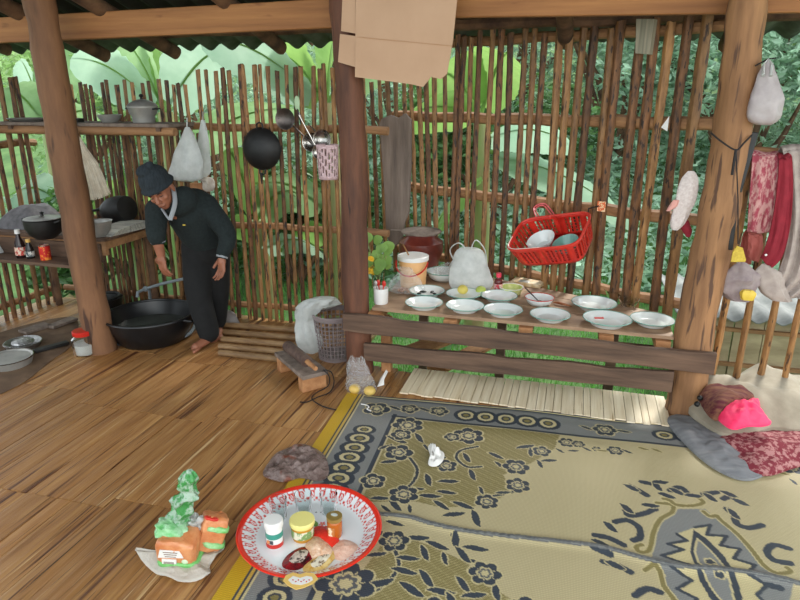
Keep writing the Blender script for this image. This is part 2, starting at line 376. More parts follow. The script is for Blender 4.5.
# ---- bamboo slat builder
def slat_mb(x0, y0, z0, z1, w, dxdz, ang, rs, half=True):
    """one split bamboo slat from floor z0 up to z1; ang = wall direction"""
    m = MB(); n = max(6, int((z1-z0)/.11)); ux, uy = cos(ang), sin(ang); vs = []; node = rs.uniform(0, .3); bow = rs.uniform(-.008, .008)
    prof = [(-.5, .25), (-.32, -.16), (0, -.32), (.32, -.16), (.5, .25), (.3, .1), (-.3, .1)]
    zs = [z0+(z1-z0)*i/n for i in range(n+1)]
    for i, z in enumerate(zs):
        s = dxdz*(z-z0)+bow*sin(pi*i/n)+rs.uniform(-.0015, .0015)
        k = 1+(.13 if ((z-node) % .31) < .11 else 0)+rs.uniform(-.04, .04)
        for a, b in prof:
            a *= w*k; b *= w*k*.8; vs.append((x0+ux*(s+a)-uy*b*1, y0+uy*(s+a)+ux*b, z+(rs.uniform(-.006, .006) if i == n else 0)))
    p = len(prof); fs = [(i*p+k, i*p+(k+1) % p, (i+1)*p+(k+1) % p, (i+1)*p+k) for i in range(n) for k in range(p)]
    fs += [tuple(range(p))[::-1], tuple(range(n*p, n*p+p))]
    return m.add(vs, fs)
def rail_mb(a, b, r, sq=.8, n=14):
    m = MB(); a, b = Vector(a), Vector(b); pts = [a.lerp(b, i/n)+Vector((0, 0, .006*sin(i*2.1))) for i in range(n+1)]
    return m.tube(pts, [r*(1+.07*sin(i*3.3)) for i in range(n+1)], 8, squash=1, wob=.1)
# back wall (Y = 4) : slat places read off one level
wb = struct(bpy.data.objects.new('wall_back', None)); COL.objects.link(wb); wb.location = (-2.5, 4.02, 0); rs = random.Random(3)
xs = [71, 78, 85, 93, 100, 109, 115, 126, 135, 143, 153, 158, 164, 171, 179, 190, 198, 206, 214, 221, 231, 238, 247, 256, 262, 269, 277, 284, 294, 301, 311, 319, 326, 334, 342, 350]
for i, px in enumerate(xs):
    p = at(px, 100, Y=4.0); top = (1.69 if px < 195 else 1.775)+rs.uniform(-.025, .02)
    q = slat_mb(p.x+rs.uniform(-.012, .012), 4.0+rs.uniform(-.006, .006), .0, top, rs.uniform(.026, .038), rs.uniform(-.015, .02), 0, rs)
    obj('slat', q, M['slatl'] if rs.random() < (.4 if px < 200 else .72) else M['slat'], wb)
for i in range(14):   # short slats closing the lower part behind the counter and basin
    p = at(68+i*10.5, 200, Y=4.0)
    q = slat_mb(p.x, 4.02, .0, 1.36+rs.uniform(-.03, .03), rs.uniform(.024, .034), rs.uniform(-.03, .03), 0, rs)
    obj('slat', q, M['slat'] if i % 3 else M['slatl'], wb)
obj('rail', rail_mb((-3.98, 4.045, 1.395), (-1.2, 4.045, 1.385), .026), M['rail'], wb)
obj('rail', rail_mb((-3.98, 4.045, .70), (-1.2, 4.045, .71), .024), M['rail'], wb)
obj('rail', rail_mb((-3.98, 4.045, .10), (-1.2, 4.045, .10), .024), M['rail'], wb)
# side wall on the left (X = -4)
wl = struct(bpy.data.objects.new('wall_left', None)); COL.objects.link(wl); wl.location = (-4.02, 3.4, 0)
y = 2.5
while y < 4.0:
    q = slat_mb(-4.0, y, .0, 1.75+rs.uniform(-.05, .03), rs.uniform(.034, .044), rs.uniform(-.02, .02), pi/2, rs)
    obj('slat', q, M['slat'] if rs.random() < .75 else M['slatl'], wl); y += rs.uniform(.064, .092)
for z in (.1, .66, 1.26): obj('rail', rail_mb((-4.05, 2.4, z), (-4.05, 4.06, z), .026), M['rail'], wl)
# slanted wall behind the dish bench
wr = struct(bpy.data.objects.new('wall_right', None)); COL.objects.link(wr); wr.location = (-.2, 4.2, 0)
FA, FB = Vector((-1.36, 4.62)), Vector((.98, 3.53)); fd = (FB-FA).normalized(); fang = atan2(fd.y, fd.x); fn = Vector((-fd.y, fd.x))
def onfence(px, py):
    d = at(px, py, Y=1)-Vector((0, 0, EYE)); n2 = Vector((fd.y, -fd.x)); t = n2.dot(FA)/(n2.x*d.x+n2.y*d.y); return Vector((0, 0, EYE))+d*t
xr = [364, 372, 380, 388, 396, 404, 411, 419, 426, 434, 445, 455, 461, 469, 476, 489, 497, 507, 520, 529, 539, 554, 564, 576, 586, 603, 612, 632, 645, 659, 677, 694]
for px in xr:
    p = onfence(px, 112); w = .040+.020*max(0, min(1, (px-430)/200))
    top = (1.72 if px < 400 else 1.98 if px > 450 else 1.80)+rs.uniform(-.03, .02); tl = (-.045 if px < 450 else .0)+rs.uniform(-.012, .012)
    q = slat_mb(p.x-fd.x*tl*1.2, p.y-fd.y*tl*1.2, .28, top, w*rs.uniform(.8, 1.0), tl, fang, rs)
    obj('slat', q, M['slat'] if rs.random() < (.5 if px < 640 else .3) else M['slatl'], wr)
for z, r in ((1.455, .036), (.945, .036), (.455, .034), (1.93, .03)):
    a = FA+fn*.05; b = FB+fn*.05-fd*.22; obj('rail', rail_mb((a.x, a.y, z), (b.x, b.y, z), r), M['rail'], wr)
# low railing right of the right post
rl = thing('railing', (1.4, 3.46, 0), 'low slatted wooden railing right of the thick right post, hung with clothes', 'railing')
xx = .80
while xx < 2.3:
    q = slat_mb(xx, 3.48-.05*(xx-.8), .02, 1.30, rs.uniform(.028, .036), rs.uniform(.0, .02), -.05, rs)
    obj('slat', q, M['slatl'], rl); xx += rs.uniform(.11, .135)
for z in (.09, 1.33): obj('rail', rail_mb((.74, 3.52, z), (2.4, 3.44, z), .026), M['rail'], rl)

# ---- posts, beams, rafters
def post(pts, rr, m, label, name='wooden_post', seg=16):
    q = MB(); P = smooth_path(pts, 8); R = [rr[0]+(rr[1]-rr[0])*i/(len(P)-1)+.003*sin(i*1.9) for i in range(len(P))]
    q.tube(P, R, seg, wob=.13); return tag(obj(name, q, m), label, 'post')
post([(-2.93, 3.19, -.02), (-2.955, 3.19, .6), (-2.965, 3.19, 1.2), (-2.975, 3.19, 1.85), (-2.985, 3.19, 2.31)], (.092, .084), M['lpost'], 'round pale-brown tree-trunk post at the left, beside the kitchen counter')
post([(-1.17, 3.33, -.02), (-1.195, 3.33, .6), (-1.185, 3.33, 1.2), (-1.21, 3.33, 1.8), (-1.235, 3.33, 2.3)], (.078, .074), M['darkpost'], 'dark reddish-brown round post in the middle, with cardboard hung on its top')
post([(.655, 3.30, -.02), (.645, 3.30, .5), (.668, 3.30, 1.0), (.668, 3.30, 1.5), (.655, 3.30, 2.0), (.655, 3.30, 2.26)], (.100, .072), M['post'], 'thickest round wooden post at the right end of the dish bench')
tag(obj('roof_beam', MB().beam((-4.6, 3.40, 1.965), (-1.18, 3.47, 2.02), .05, .145), M['beam'], bevel=.006), 'orange-brown sawn beam between the left and middle posts', 'beam')
tag(obj('roof_beam', MB().beam((-1.17, 3.42, 2.045), (2.3, 3.47, 1.995), .05, .13), M['beam'], bevel=.006), 'sawn beam running right from the middle post over the dish bench', 'beam')
def log(a, b, r, label, m='log'):
    q = MB(); a, b = Vector(a), Vector(b); n = 12; P = [a.lerp(b, i/n)+Vector((0.006*sin(i), 0, .006*cos(i*1.7))) for i in range(n+1)]
    q.tube(P, [r*(1+.05*sin(i*2)) for i in range(n+1)], 12, wob=.15); return tag(obj('roof_rafter', q, M[m]), label, 'rafter', 'log rafters under the roof')
labs = ['leftmost dark log rafter poking out under the roof', 'log rafter end poking out above the lidded steamer', 'log rafter end poking out above the banana leaves near the middle', 'short log rafter end seen left of the left post',
        'log rafter above the slats right of the cardboard', 'log rafter end just left of the thick right post']
for (px, py), lb in zip([(106, 56), (176, 53), (281, 48), (8, 50), (566, 42), (727, 45)], labs):
    e = at(px, py, Y=4.12); e.z = min(e.z, zr(4.12)-.09); dy = 3.9
    s = Vector((e.x-.02, e.y-dy, e.z+.30*dy)); log(s, e, .047, lb)
tag(obj('purlin', rail_mb((-4.6, 3.98, 2.0), (2.3, 3.98, 2.0), .034, n=30), M['log']), 'long dark purlin pole along the eaves above the bamboo walls', 'purlin')
for y in (2.2, .9): tag(obj('purlin', rail_mb((-4.6, y, zr(y)-.08), (2.4, y, zr(y)-.08), .035, n=30), M['log']), 'purlin pole high under the roof, %s' % ('behind the beams' if y > 2 else 'closest to the photographer'), 'purlin')

# ============================================================ OUTSIDE
def ground_z(x, y):
    if y < 7: z = -.75
    else: z = -.75+(y-7)**1.15*.22
    return z+.10*mnoise.noise(Vector((x*.5, y*.5, 0)))
mb = MB(); mb.grid(lambda u, v: (-22+44*u, -6+46*v*v+2*v, ground_z(-22+44*u, -6+46*v*v+2*v)), 60, 80)
g = obj('ground', mb, M['soil']); struct(g)
nr = np.random.default_rng(2)
n = 26000; X = nr.uniform(-4.5, 4.5, n); Yg = 3.45+nr.uniform(0, 1, n)**1.5*6.5; mb = MB()
V = []
for i in range(n):
    z = ground_z(X[i], Yg[i]); a = nr.uniform(0, 6.3); h = nr.uniform(.05, .16); w = .006; lx, ly = nr.normal(0, .035, 2)
    V += [(X[i]-w*cos(a), Yg[i]-w*sin(a), z), (X[i]+w*cos(a), Yg[i]+w*sin(a), z), (X[i]+lx, Yg[i]+ly, z+h)]
mb.v = V; mb.f = [(3*i, 3*i+1, 3*i+2) for i in range(n)]; mb.mi = [0]*n
tag(stuff(obj('grass', mb, M['grass'], smooth=False)), 'bright green grass below the dish bench', 'grass')
# undergrowth on the far slope: uncountable
def cloud(n, xr_, yr_, zfn, size, m, name, label, cat, seed, aspect=2.4):
    r = np.random.default_rng(seed); X = r.uniform(*xr_, n); Yy = r.uniform(*yr_, n)
    Z = np.array([ground_z(a, b) for a, b in zip(X, Yy)])+zfn(r, n, X, Yy); mb = MB(); leaves(mb, np.stack([X, Yy, Z], 1), size, r, aspect)
    return tag(stuff(obj(name, mb, M[m], smooth=False)), label, cat)
cloud(42000, (-9, 9), (7.2, 14), lambda r, n, X, Y: np.abs(r.normal(0, .28, n)), .15, 'foliage', 'undergrowth', 'blue-green undergrowth covering the slope behind the slats', 'undergrowth', 5)
# bushes and trees on the slope
def bush(x, y, R, H, n, size, m, name, label, cat, seed, group=None, trunk=True, aspect=2.6):
    r = np.random.default_rng(seed); z0 = ground_z(x, y); t = thing(name, (x, y, z0), label, cat, group)
    k = 9; cs = np.stack([r.normal(0, R*.45, k), r.normal(0, R*.4, k), r.uniform(H*.35, H*.85, k)], 1); rr = r.uniform(.35, .6, k)*R
    idx = r.integers(0, k, n); d = r.normal(size=(n, 3)); d /= np.linalg.norm(d, axis=1)[:, None]
    P = cs[idx]+d*(rr[idx]*r.uniform(.55, 1.05, n))[:, None]*np.array([1, 1, .8])+np.array([x, y, z0])
    mb = MB(); leaves(mb, P, size, r, aspect); c = obj('foliage', mb, M[m], t, smooth=False)
    if trunk:
        q = MB()
        for j in range(5):
            e = Vector(cs[j].tolist()); q.tube([(x, y, z0-.1), Vector((x, y, z0))+e*.5+Vector((.05*j, 0, .1)), Vector((x, y, z0))+e], [.05*H/2.5, .035*H/2.5, .012], 6)
        obj('branches', q, M['log'], t)
    return t
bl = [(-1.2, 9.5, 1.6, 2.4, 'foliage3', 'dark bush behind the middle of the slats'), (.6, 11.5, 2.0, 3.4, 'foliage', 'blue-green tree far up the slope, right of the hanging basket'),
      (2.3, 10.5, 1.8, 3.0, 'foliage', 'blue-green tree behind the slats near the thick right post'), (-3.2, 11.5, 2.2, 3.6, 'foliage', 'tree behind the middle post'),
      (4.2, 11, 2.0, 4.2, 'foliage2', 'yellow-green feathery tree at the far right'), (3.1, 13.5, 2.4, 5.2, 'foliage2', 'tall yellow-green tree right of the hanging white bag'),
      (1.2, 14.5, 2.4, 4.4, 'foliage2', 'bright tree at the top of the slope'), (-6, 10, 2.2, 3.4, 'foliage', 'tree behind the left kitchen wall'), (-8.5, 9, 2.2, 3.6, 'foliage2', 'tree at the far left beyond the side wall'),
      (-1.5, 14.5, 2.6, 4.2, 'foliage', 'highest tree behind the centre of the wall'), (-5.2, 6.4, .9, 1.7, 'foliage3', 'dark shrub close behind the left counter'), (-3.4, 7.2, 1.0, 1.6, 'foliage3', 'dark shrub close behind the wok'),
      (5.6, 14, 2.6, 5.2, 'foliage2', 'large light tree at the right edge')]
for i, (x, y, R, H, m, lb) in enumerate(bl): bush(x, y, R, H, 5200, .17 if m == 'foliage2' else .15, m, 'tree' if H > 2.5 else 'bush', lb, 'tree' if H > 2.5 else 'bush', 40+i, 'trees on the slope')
# banana plants
def leaf_mb(base, tip, w, droop, roll, rs, seg=26):
    """a long banana leaf with a torn edge and a folded midrib"""
    base, tip = Vector(base), Vector(tip); d = tip-base; L = d.length; side = d.cross(Vector((0, 0, 1))).normalized(); side = Matrix.Rotation(roll, 3, d.normalized()) @ side
    m = MB(); nu = 8; vs = []
    for i in range(seg+1):
        t = i/seg; c = base+d*t+Vector((0, 0, droop*(sin(pi*t*.9)-t*.3))); ww = w*(sin(pi*min(1, t*.93+.07))**.55)
        nrm = side.cross(d).normalized()
        for k in range(nu+1):
            s = (k/nu-.5)*2; e = 1-(rs.random()*.10 if abs(s) > .95 else 0)
            vs.append(c+side*s*ww/2*e+nrm*(-(abs(s)**1.3)*ww*.14+.006*sin(i*2.2)*abs(s)))
    m.add(vs, [(i*(nu+1)+k, i*(nu+1)+k+1, (i+1)*(nu+1)+k+1, (i+1)*(nu+1)+k) for i in range(seg) for k in range(nu)])
    return m
def banana(x, y, h, lvs, label, seed):
    rs = random.Random(seed); z0 = ground_z(x, y); t = thing('banana_plant', (x, y, z0), label, 'banana plant', 'banana plants behind the bamboo wall')
    q = MB(); q.tube(smooth_path([(x, y, z0-.1), (x+.03, y, z0+h*.5), (x, y, z0+h)], 6), [.12-.05*i/12 for i in range(13)], 10, wob=.1); obj('stem', q, M['stem'], t)
    for (tx, ty, tz), w, m, roll, bz in lvs:
        bs = Vector((x, y, z0+h*bz)); tip = Vector((tx, ty, tz)); lm = leaf_mb(bs.lerp(tip, .12), tip, w, .16, roll, rs)
        lf = obj('leaf', lm, M[m], t); q = MB(); q.tube([bs+(tip-bs)*k/8+Vector((0, 0, .14*sin(pi*k/8*.9))) for k in range(9)], [.02-.0018*k for k in range(9)], 6); obj('midrib', q, M['leafbright'], lf)
    return t
def lp(px, py, Y): p = at(px, py, Y=Y); return (p.x, p.y, p.z)
def bananapx(sx, Y, h, lv, label, seed):
    p = at(sx, 200, Y=Y); banana(p.x, Y, h, [(lp(px, py, yy), w, m, r, b) for px, py, yy, w, m, r, b in lv], label, seed)
bananapx(175, 5.6, 2.2, [(70, 60, 5.2, .62, 'leafpale', .9, 1), (120, 40, 5.6, .6, 'leafbig', 1.3, 1), (230, 50, 5.4, .6, 'leafpale', -1.0, 1), (160, 45, 5.9, .55, 'leafbright', 1.5, 1), (300, 110, 5.3, .5, 'leafbig', -.7, .8), (90, 190, 5.0, .5, 'leafbright', .5, .6), (200, 260, 4.9, .45, 'leafbig', 1.2, .5)], 'banana plant behind the steamer and the white hanging bag, with pale wide leaves', 1)
bananapx(330, 5.2, 2.3, [(200, 40, 5.0, .6, 'leafpale', .9, 1), (270, 60, 5.2, .55, 'leafbright', 1.2, 1), (400, 60, 5.6, .5, 'leafbig', -1, 1), (250, 190, 4.7, .45, 'leafbig', .8, .6), (335, 45, 5.6, .5, 'leafbright', 1.5, 1), (280, 250, 4.8, .4, 'leafbright', .8, .5)], 'banana plant behind the middle post with bright leaves above the slats', 2)
bananapx(478, 6.2, 2.2, [(390, 130, 5.4, .55, 'leafbright', .8, 1), (510, 55, 6.0, .6, 'leafbright', -1.0, 1), (640, 230, 5.6, .55, 'leafpale', -.8, .85), (575, 150, 6.2, .55, 'leafpale', -.7, .9), (430, 75, 5.8, .6, 'leafbright', 1.1, 1), (430, 240, 5.2, .55, 'leafbright', 1.0, .7)], 'banana plant behind the dish bench, leaves arching to the right', 3)
bananapx(60, 6.0, 2.0, [(0, 90, 5.4, .5, 'leafbig', .8, 1), (20, 60, 6.0, .5, 'leafpale', 1.2, 1), (110, 120, 5.6, .5, 'leafbig', -.8, 1), (70, 40, 6.2, .5, 'leafbig', -1.2, 1), (110, 260, 5.0, .5, 'leafbright', 1, .5), (10, 200, 5.2, .5, 'leafpale', 1, .6)], 'leftmost banana plant behind the left post', 4)
bananapx(255, 4.9, 1.3, [(225, 150, 4.6, .3, 'leafbright', 1.2, 1), (300, 200, 4.6, .34, 'leafbig', -.9, 1), (215, 240, 4.55, .32, 'leafbright', .9, .9), (330, 260, 4.6, .3, 'leafpale', -.8, .8), (262, 130, 5.2, .3, 'leafbig', 1.4, 1)], 'small banana plant low behind the hanging wok', 5)
bananapx(130, 4.8, 1.2, [(95, 200, 4.5, .36, 'leafbright', 1.1, 1), (150, 220, 4.5, .34, 'leafbright', -1.2, 1), (115, 140, 4.9, .34, 'leafbig', 1.3, 1), (170, 260, 4.5, .3, 'leafbig', -.9, .9), (85, 250, 4.4, .34, 'leafbright', .9, .8)], 'small banana plant low behind the kitchen counter', 6)
# the neighbouring shed below, right
sh = thing('shed', (2.2, 5.6, -.75), 'pale board shed with a grey sheet roof below the right railing', 'shed')
q = MB()
for i in range(16): q.box((1.0+i*.22, 5.35+.008*(i % 2), -.42), (.212, .03, .66))
obj('wall', q, mat('bleached_board', (140, 124, 96), .85, c2=(172, 156, 124), scale=(3, 3, 12), island=.12), sh)
q = MB(); q.grid(lambda u, v: (.85+3.8*u, 5.15+1.3*v, -.06-.02*v+.02*cos(u*3.8*2*pi/.17)), 150, 3)
obj('roof', q, mat('grey_roof_sheet', (110, 112, 110), .8, c2=(142, 142, 138), scale=(4, 4, 4)), sh, solid=.01)
q = MB(); q.beam((.9, 5.31, -.5), (4.4, 5.31, -.5), .03, .03); q.beam((.9, 5.31, -.2), (4.4, 5.31, -.2), .03, .03); obj('batten', q, M['rail'], sh)
# ============================================================ DISH BENCH
BZ = .42
bn = thing('dish_bench', (-.25, 3.7, 0), 'long low wooden bench between the middle and right posts, covered with white plates', 'bench')
# top boards
fr = lambda x: 3.30-.02*(x+.25)                     # front edge
fb = lambda x: FA.y+(x-FA.x)*fd.y/fd.x-.075         # back edge just before the slats
q = MB(); nb = 5
for k in range(nb):
    xs_ = [-1.09+i*(1.64)/24 for i in range(25)]; dz = [0, -.003, .001, -.002, 0][k]
    y0 = [fr(x)+(fb(x)-fr(x))*k/nb+.003 for x in xs_]; y1 = [fr(x)+(fb(x)-fr(x))*(k+1)/nb-.001 for x in xs_]
    vs = []
    for x, a, b in zip(xs_, y0, y1): vs += [(x, a, BZ+dz), (x, b, BZ+dz), (x, b, BZ-.018), (x, a, BZ-.018)]
    fs = [(i*4+j, i*4+(j+1) % 4, (i+1)*4+(j+1) % 4, (i+1)*4+j) for i in range(24) for j in range(4)]+[(3, 2, 1, 0), (96, 97, 98, 99)]
    q.add(vs, fs)
obj('bench_top', q, M['bench'], bn, smooth=False)
for x in (-1.07, -.62, -.20, .22, .50):
    q = MB(); q.beam((x, fr(x)-.025, BZ-.047), (x, min(fb(x), 4.4), BZ-.047), .075, .05); obj('joist', q, M['joist'], bn, bevel=.003)
q = MB(); q.beam((-1.12, fr(-1)+.03, BZ-.10), (.60, fr(.6)+.03, BZ-.10), .04, .05); obj('bearer', q, M['board'], bn)
for x, y in ((-1.02, 3.38), (-.95, 4.05), (-.4, 4.0), (.3, 3.85)):
    q = MB(); z0 = 0 if y < 3.41 else -.72; q.box((x, y, (z0+BZ-.07)/2), (.06, .05, BZ-.07-z0)); obj('leg', q, M['joist'] if y < 3.5 else M['board'], bn, bevel=.004)
def plank(a, b, h, t, m, label, name='rail_board', ends=0):
    q = MB(); a, b = Vector(a), Vector(b); d = (b-a); n = 16; sd = d.normalized().cross(Vector((0, 0, 1))); vs = []
    for i in range(n+1):
        p = a+d*i/n; e = .004*sin(i*1.3)+.002*sin(i*3.7)
        for u, w in ((-1, -1), (1, -1), (1, 1), (-1, 1)): vs.append(p+sd*u*t/2+Vector((0, 0, w*h/2+e*(w+.4))))
    q.add(vs, [(i*4+j, i*4+(j+1) % 4, (i+1)*4+(j+1) % 4, (i+1)*4+j) for i in range(n) for j in range(4)]+[(3, 2, 1, 0), (n*4, n*4+1, n*4+2, n*4+3)])
    return tag(obj(name, q, m, bevel=.004), label, 'board')
plank((-1.235, 3.225, .352), (.735, 3.175, .338), .105, .035, M['board'], 'upper dark board nailed across the posts in front of the dish bench')
plank((-1.11, 3.225, .18), (.555, 3.175, .218), .105, .03, M['board'], 'lower grey-brown board across the posts under the dish bench')
# loose planks on the ground under the bench
for (a, b, w, lb) in (((-1.05, 3.55, .0), (-.68, 4.1, .02), .16, 'loose wide board lying under the left end of the dish bench'), ((-.75, 3.5, -.02), (-.45, 4.05, .0), .12, 'loose board under the dish bench, right of the wide one')):
    tag(obj('loose_board', MB().beam(a, b, w, .02), M['joist']), lb, 'board')
tag(obj('ground_log', MB().tube([(-1.0, 4.1, -.60), (-.3, 3.9, -.61), (.5, 3.8, -.60)], .05, 8, wob=.2), M['greywood']), 'long thin log lying in the grass behind the bench boards', 'log')
for x, y in ((-1.0, 3.42), (.4, 3.5)):
    pass

# grey slab leaning on the slats
S = [(379, 124), (381, 119), (390, 115), (398, 118), (405, 113), (411, 120), (411, 160), (409, 205), (409, 212), (405, 222), (402, 240), (392, 250), (386, 235), (384, 190), (381, 150)]
q = MB(); P = [at(a, b, Y=4.30) for a, b in S]
base = [Vector((p.x, p.y-.0*p.z, p.z)) for p in P]; q.prism(base, (0, .035, 0))
tag(obj('wood_slab', q, M['greywood'], bevel=.006), 'weathered grey wooden slab standing upright on the bench against the slats', 'wood slab')
q = MB(); a = at(396, 246, Y=4.31); q.box((a.x, 4.325, (a.z+BZ)/2), (.13, .035, a.z-BZ+.06)); 

# ---- plates: one built, the rest copied
def plate0(loc, label):
    t = thing('plate', loc, label, 'plate', 'white enamel plates on the dish bench')
    q = MB(); q.lathe([(.001, .008), (.062, .008), (.072, .011), (.083, .024), (.104, .030), (.109, .033), (.110, .031), (.104, .027), (.085, .020), (.075, .004), (.070, 0), (.001, 0)], seg=48)
    obj('dish', q, M['enamel'], t, world=False)
    q = MB(); q.lathe([(.1075, .0325), (.110, .0345), (.1118, .032), (.110, .0295), (.1065, .0295)], seg=48); obj('rim', q, M['rimgreen'], t, world=False)
    return t
pls = [((427, 292), 'white plate holding dark olive pieces, behind the front-left plate'), ((424, 304), 'front-left white plate, nearest the white cup'),
       ((464, 295), 'white plate in the back row below the bag of fruit'), ((465, 307), 'front-row white plate second from the left'),
       ((499, 297), 'back-row white plate below the small red-capped bottle'), ((503, 311), 'front-row white plate third from the left'),
       ((550, 316), 'white plate in front of the spoon bowl'), ((594, 305), 'largest white plate, in the back row right of the dried fish'),
       ((607, 321), 'white plate with a red mark, before the largest plate'), ((652, 321), 'rightmost white plate, beside the thick right post')]
p0 = None
for (px, py), lb in pls:
    L = at(px, py, z=BZ+.02); L.z = BZ+.0005
    if p0 is None: p0 = plate0(L, lb)
    else:
        o = dup(p0, L, random.uniform(0, 6), lb)
        if 'largest' in lb: o.scale = (1.16, 1.16, 1.15)
        if 'rightmost' in lb: o.scale = (1.04, 1.04, 1.0)
L0 = at(427, 292, z=BZ+.02)
for i, (dx, dy, a, s) in enumerate([(-.03, .02, .3, 1), (.025, .03, 1.4, .9), (.05, -.005, 2.4, .8), (-.045, -.02, .9, .8)]):
    q = MB(); q.ball((L0.x+dx, L0.y+dy, BZ+.0145), (.023*s, .012*s, .006), 10, 6, Euler((0, 0, a)))
    tag(obj('dark_morsel', q, mat('olive_black', (30, 34, 28), .3)), 'dark olive piece of food on the left back plate', 'food', 'dark pieces of food on the left back plate')
L0 = at(607, 321, z=BZ+.02); q = MB(); q.box((L0.x-.04, L0.y+.04, BZ+.020), (.05, .012, .004), Euler((.3, 0, .3)))
tag(obj('red_peel', q, M['red']), 'thin red strip lying on the plate in front of the largest plate', 'food')
# bowls
def bowl(px, py, r, h, label, m='enamel', rim='rimgreen', name='bowl', base=BZ, cat='bowl'):
    L = at(px, py, z=base); t = thing(name, L, label, cat)
    q = MB(); q.lathe([(.001, .006), (r*.5, .008), (r*.8, h*.45), (r*.97, h*.97), (r, h), (r*.99, h*.9), (r*.82, h*.38), (r*.55, 0), (.001, 0)], seg=40); obj('bowl_body', q, M[m], t, world=False)
    q = MB(); q.lathe([(r*.97, h*.97), (r, h*1.03), (r*1.03, h), (r, h*.93)], seg=40); obj('rim', q, M[rim], t, world=False); return t, L
bowl(443, 280, .115, .065, 'deep white bowl behind the plates, left of the bag of fruit')
tb, L = bowl(539, 305, .085, .05, 'white red-patterned bowl with a dark spoon in it', rim='red')
sp = thing('spoon', L, 'dark spoon leaning in the red-rimmed bowl', 'spoon'); q = MB()
q.tube([(-.09, .05, .085), (-.05, .03, .055), (-.01, .01, .026)], [.004, .004, .003], 6); obj('handle', q, M['black'], sp, world=False)
q = MB(); q.ball((.012, -.002, .019), (.026, .017, .005), 12, 6, Euler((0, .3, -.5))); obj('bowl_end', q, M['steel'], sp, world=False)
# yellow-green plastic tub and the carton
L = at(511, 293, z=BZ); tb = thing('plastic_tub', L, 'shallow yellow-green plastic tub behind the back-row plates', 'tub')
q = MB(); q.lathe([(.001, .004), (.058, .004), (.07, .04), (.073, .042), (.072, .038), (.060, 0), (.001, 0)], seg=30); obj('tub_body', q, mat('lime_plastic', (176, 196, 96), .35, c2=(214, 214, 150), scale=(30, 30, 30)), tb, world=False)
q = MB(); q.lathe([(.070, .041), (.076, .043), (.076, .039)], seg=30); obj('rim', q, M['white'], tb, world=False)
L = at(527, 286, z=BZ); q = MB(); q.box((L.x, L.y+.04, BZ+.012), (.2, .11, .024), Euler((0, 0, -.25)))
q.m = 1; q.box((L.x-.02, L.y+.02, BZ+.0255), (.07, .05, .003), Euler((0, 0, -.2)))
tag(obj('carton', q, [mat('printed_carton', (190, 150, 96), .6, c2=(222, 206, 176), scale=(22, 22, 22)), M['alu']], bevel=.002), 'flat printed carton lying behind the yellow-green tub', 'carton')
# dried fish
L = at(562, 306, z=BZ); q = MB(); q.tube([L+Vector((-.05, .02, .012)), L+Vector((-.02, .005, .016)), L+Vector((.03, -.012, .012)), L+Vector((.055, -.02, .008))], [.006, .014, .011, .004], 8, squash=.6, wob=.3)
tag(obj('dried_fish', q, mat('dried_fish_skin', (120, 66, 34), .5, c2=(160, 98, 56), scale=(40, 40, 40), bump=.5)), 'small brown dried fish lying left of the largest plate', 'fish')
# glass bowls at the right, behind the largest plate
for (px, py, r, h, lb) in ((615, 297, .07, .05, 'clear glass bowl behind the largest plate'), (628, 306, .06, .045, 'small clear glass bowl right of the largest plate')):
    L = at(px, py, z=BZ); q = MB(); q.lathe([(.001, .004), (r*.6, .004), (r, h), (r*1.02, h), (r*.66, 0), (.001, 0)], L, 28); tag(obj('glass_bowl', q, M['glass']), lb, 'bowl')
# white cup with red handled things
L = at(381, 303, z=BZ); t = thing('cup', L, 'white straight cup at the left end of the bench holding red cutlery', 'cup')
q = MB(); q.lathe([(.001, .004), (.038, .004), (.040, .095), (.0435, .096), (.044, .09), (.042, .004), (.039, 0), (.001, 0)], seg=32); obj('cup_body', q, M['white'], t, world=False)
for i, (dx, dy, m, lb, nm) in enumerate(((.012, .0, 'red', 'red plastic spoon handle standing in the white cup', 'spoon'), (-.012, .01, 'red', 'second red handle in the white cup, further left', 'spoon'), (-.02, -.006, 'alu', 'grey metal spoon standing in the white cup', 'spoon'))):
    q = MB(); q.tube([L+Vector((dx*.3, dy, .008)), L+Vector((dx*1.4, dy, .11))], .004, 6); q.ball(L+Vector((dx*1.6, dy, .122)), (.013, .005, .019), 10, 6); tag(obj(nm, q, M[m]), lb, 'spoon')
# bucket
L = at(413, 285, z=BZ); t = thing('bucket', L, 'peach-coloured plastic bucket with a white lid and red handle', 'bucket'); 
q = MB(); q.lathe([(.001, 0), (.083, 0), (.094, .185), (.001, .186)], seg=36); obj('bucket_body', q, mat('peach_plastic', (228, 178, 122), .4), t, world=False)
q = MB(); q.lathe([(.095, .172), (.101, .174), (.101, .198), (.093, .202), (.090, .198), (.001, .196)], seg=36); obj('lid', q, M['white'], t, world=False)
q = MB(); q.tube([(cos(a)*.104, -.03-sin(a)*.085, .165-sin(a)*.075) for a in [pi*k/14 for k in range(15)]], .005, 8); obj('handle', q, M['red'], t, world=False)
q = MB(); q.tube([L+Vector((-.03, 0, .199)), L+Vector((-.075, .02, .265))], .005, 6); tag(obj('stick', q, M['slatl']), 'thin straw-coloured stick lying on the lid of the peach bucket', 'stick')
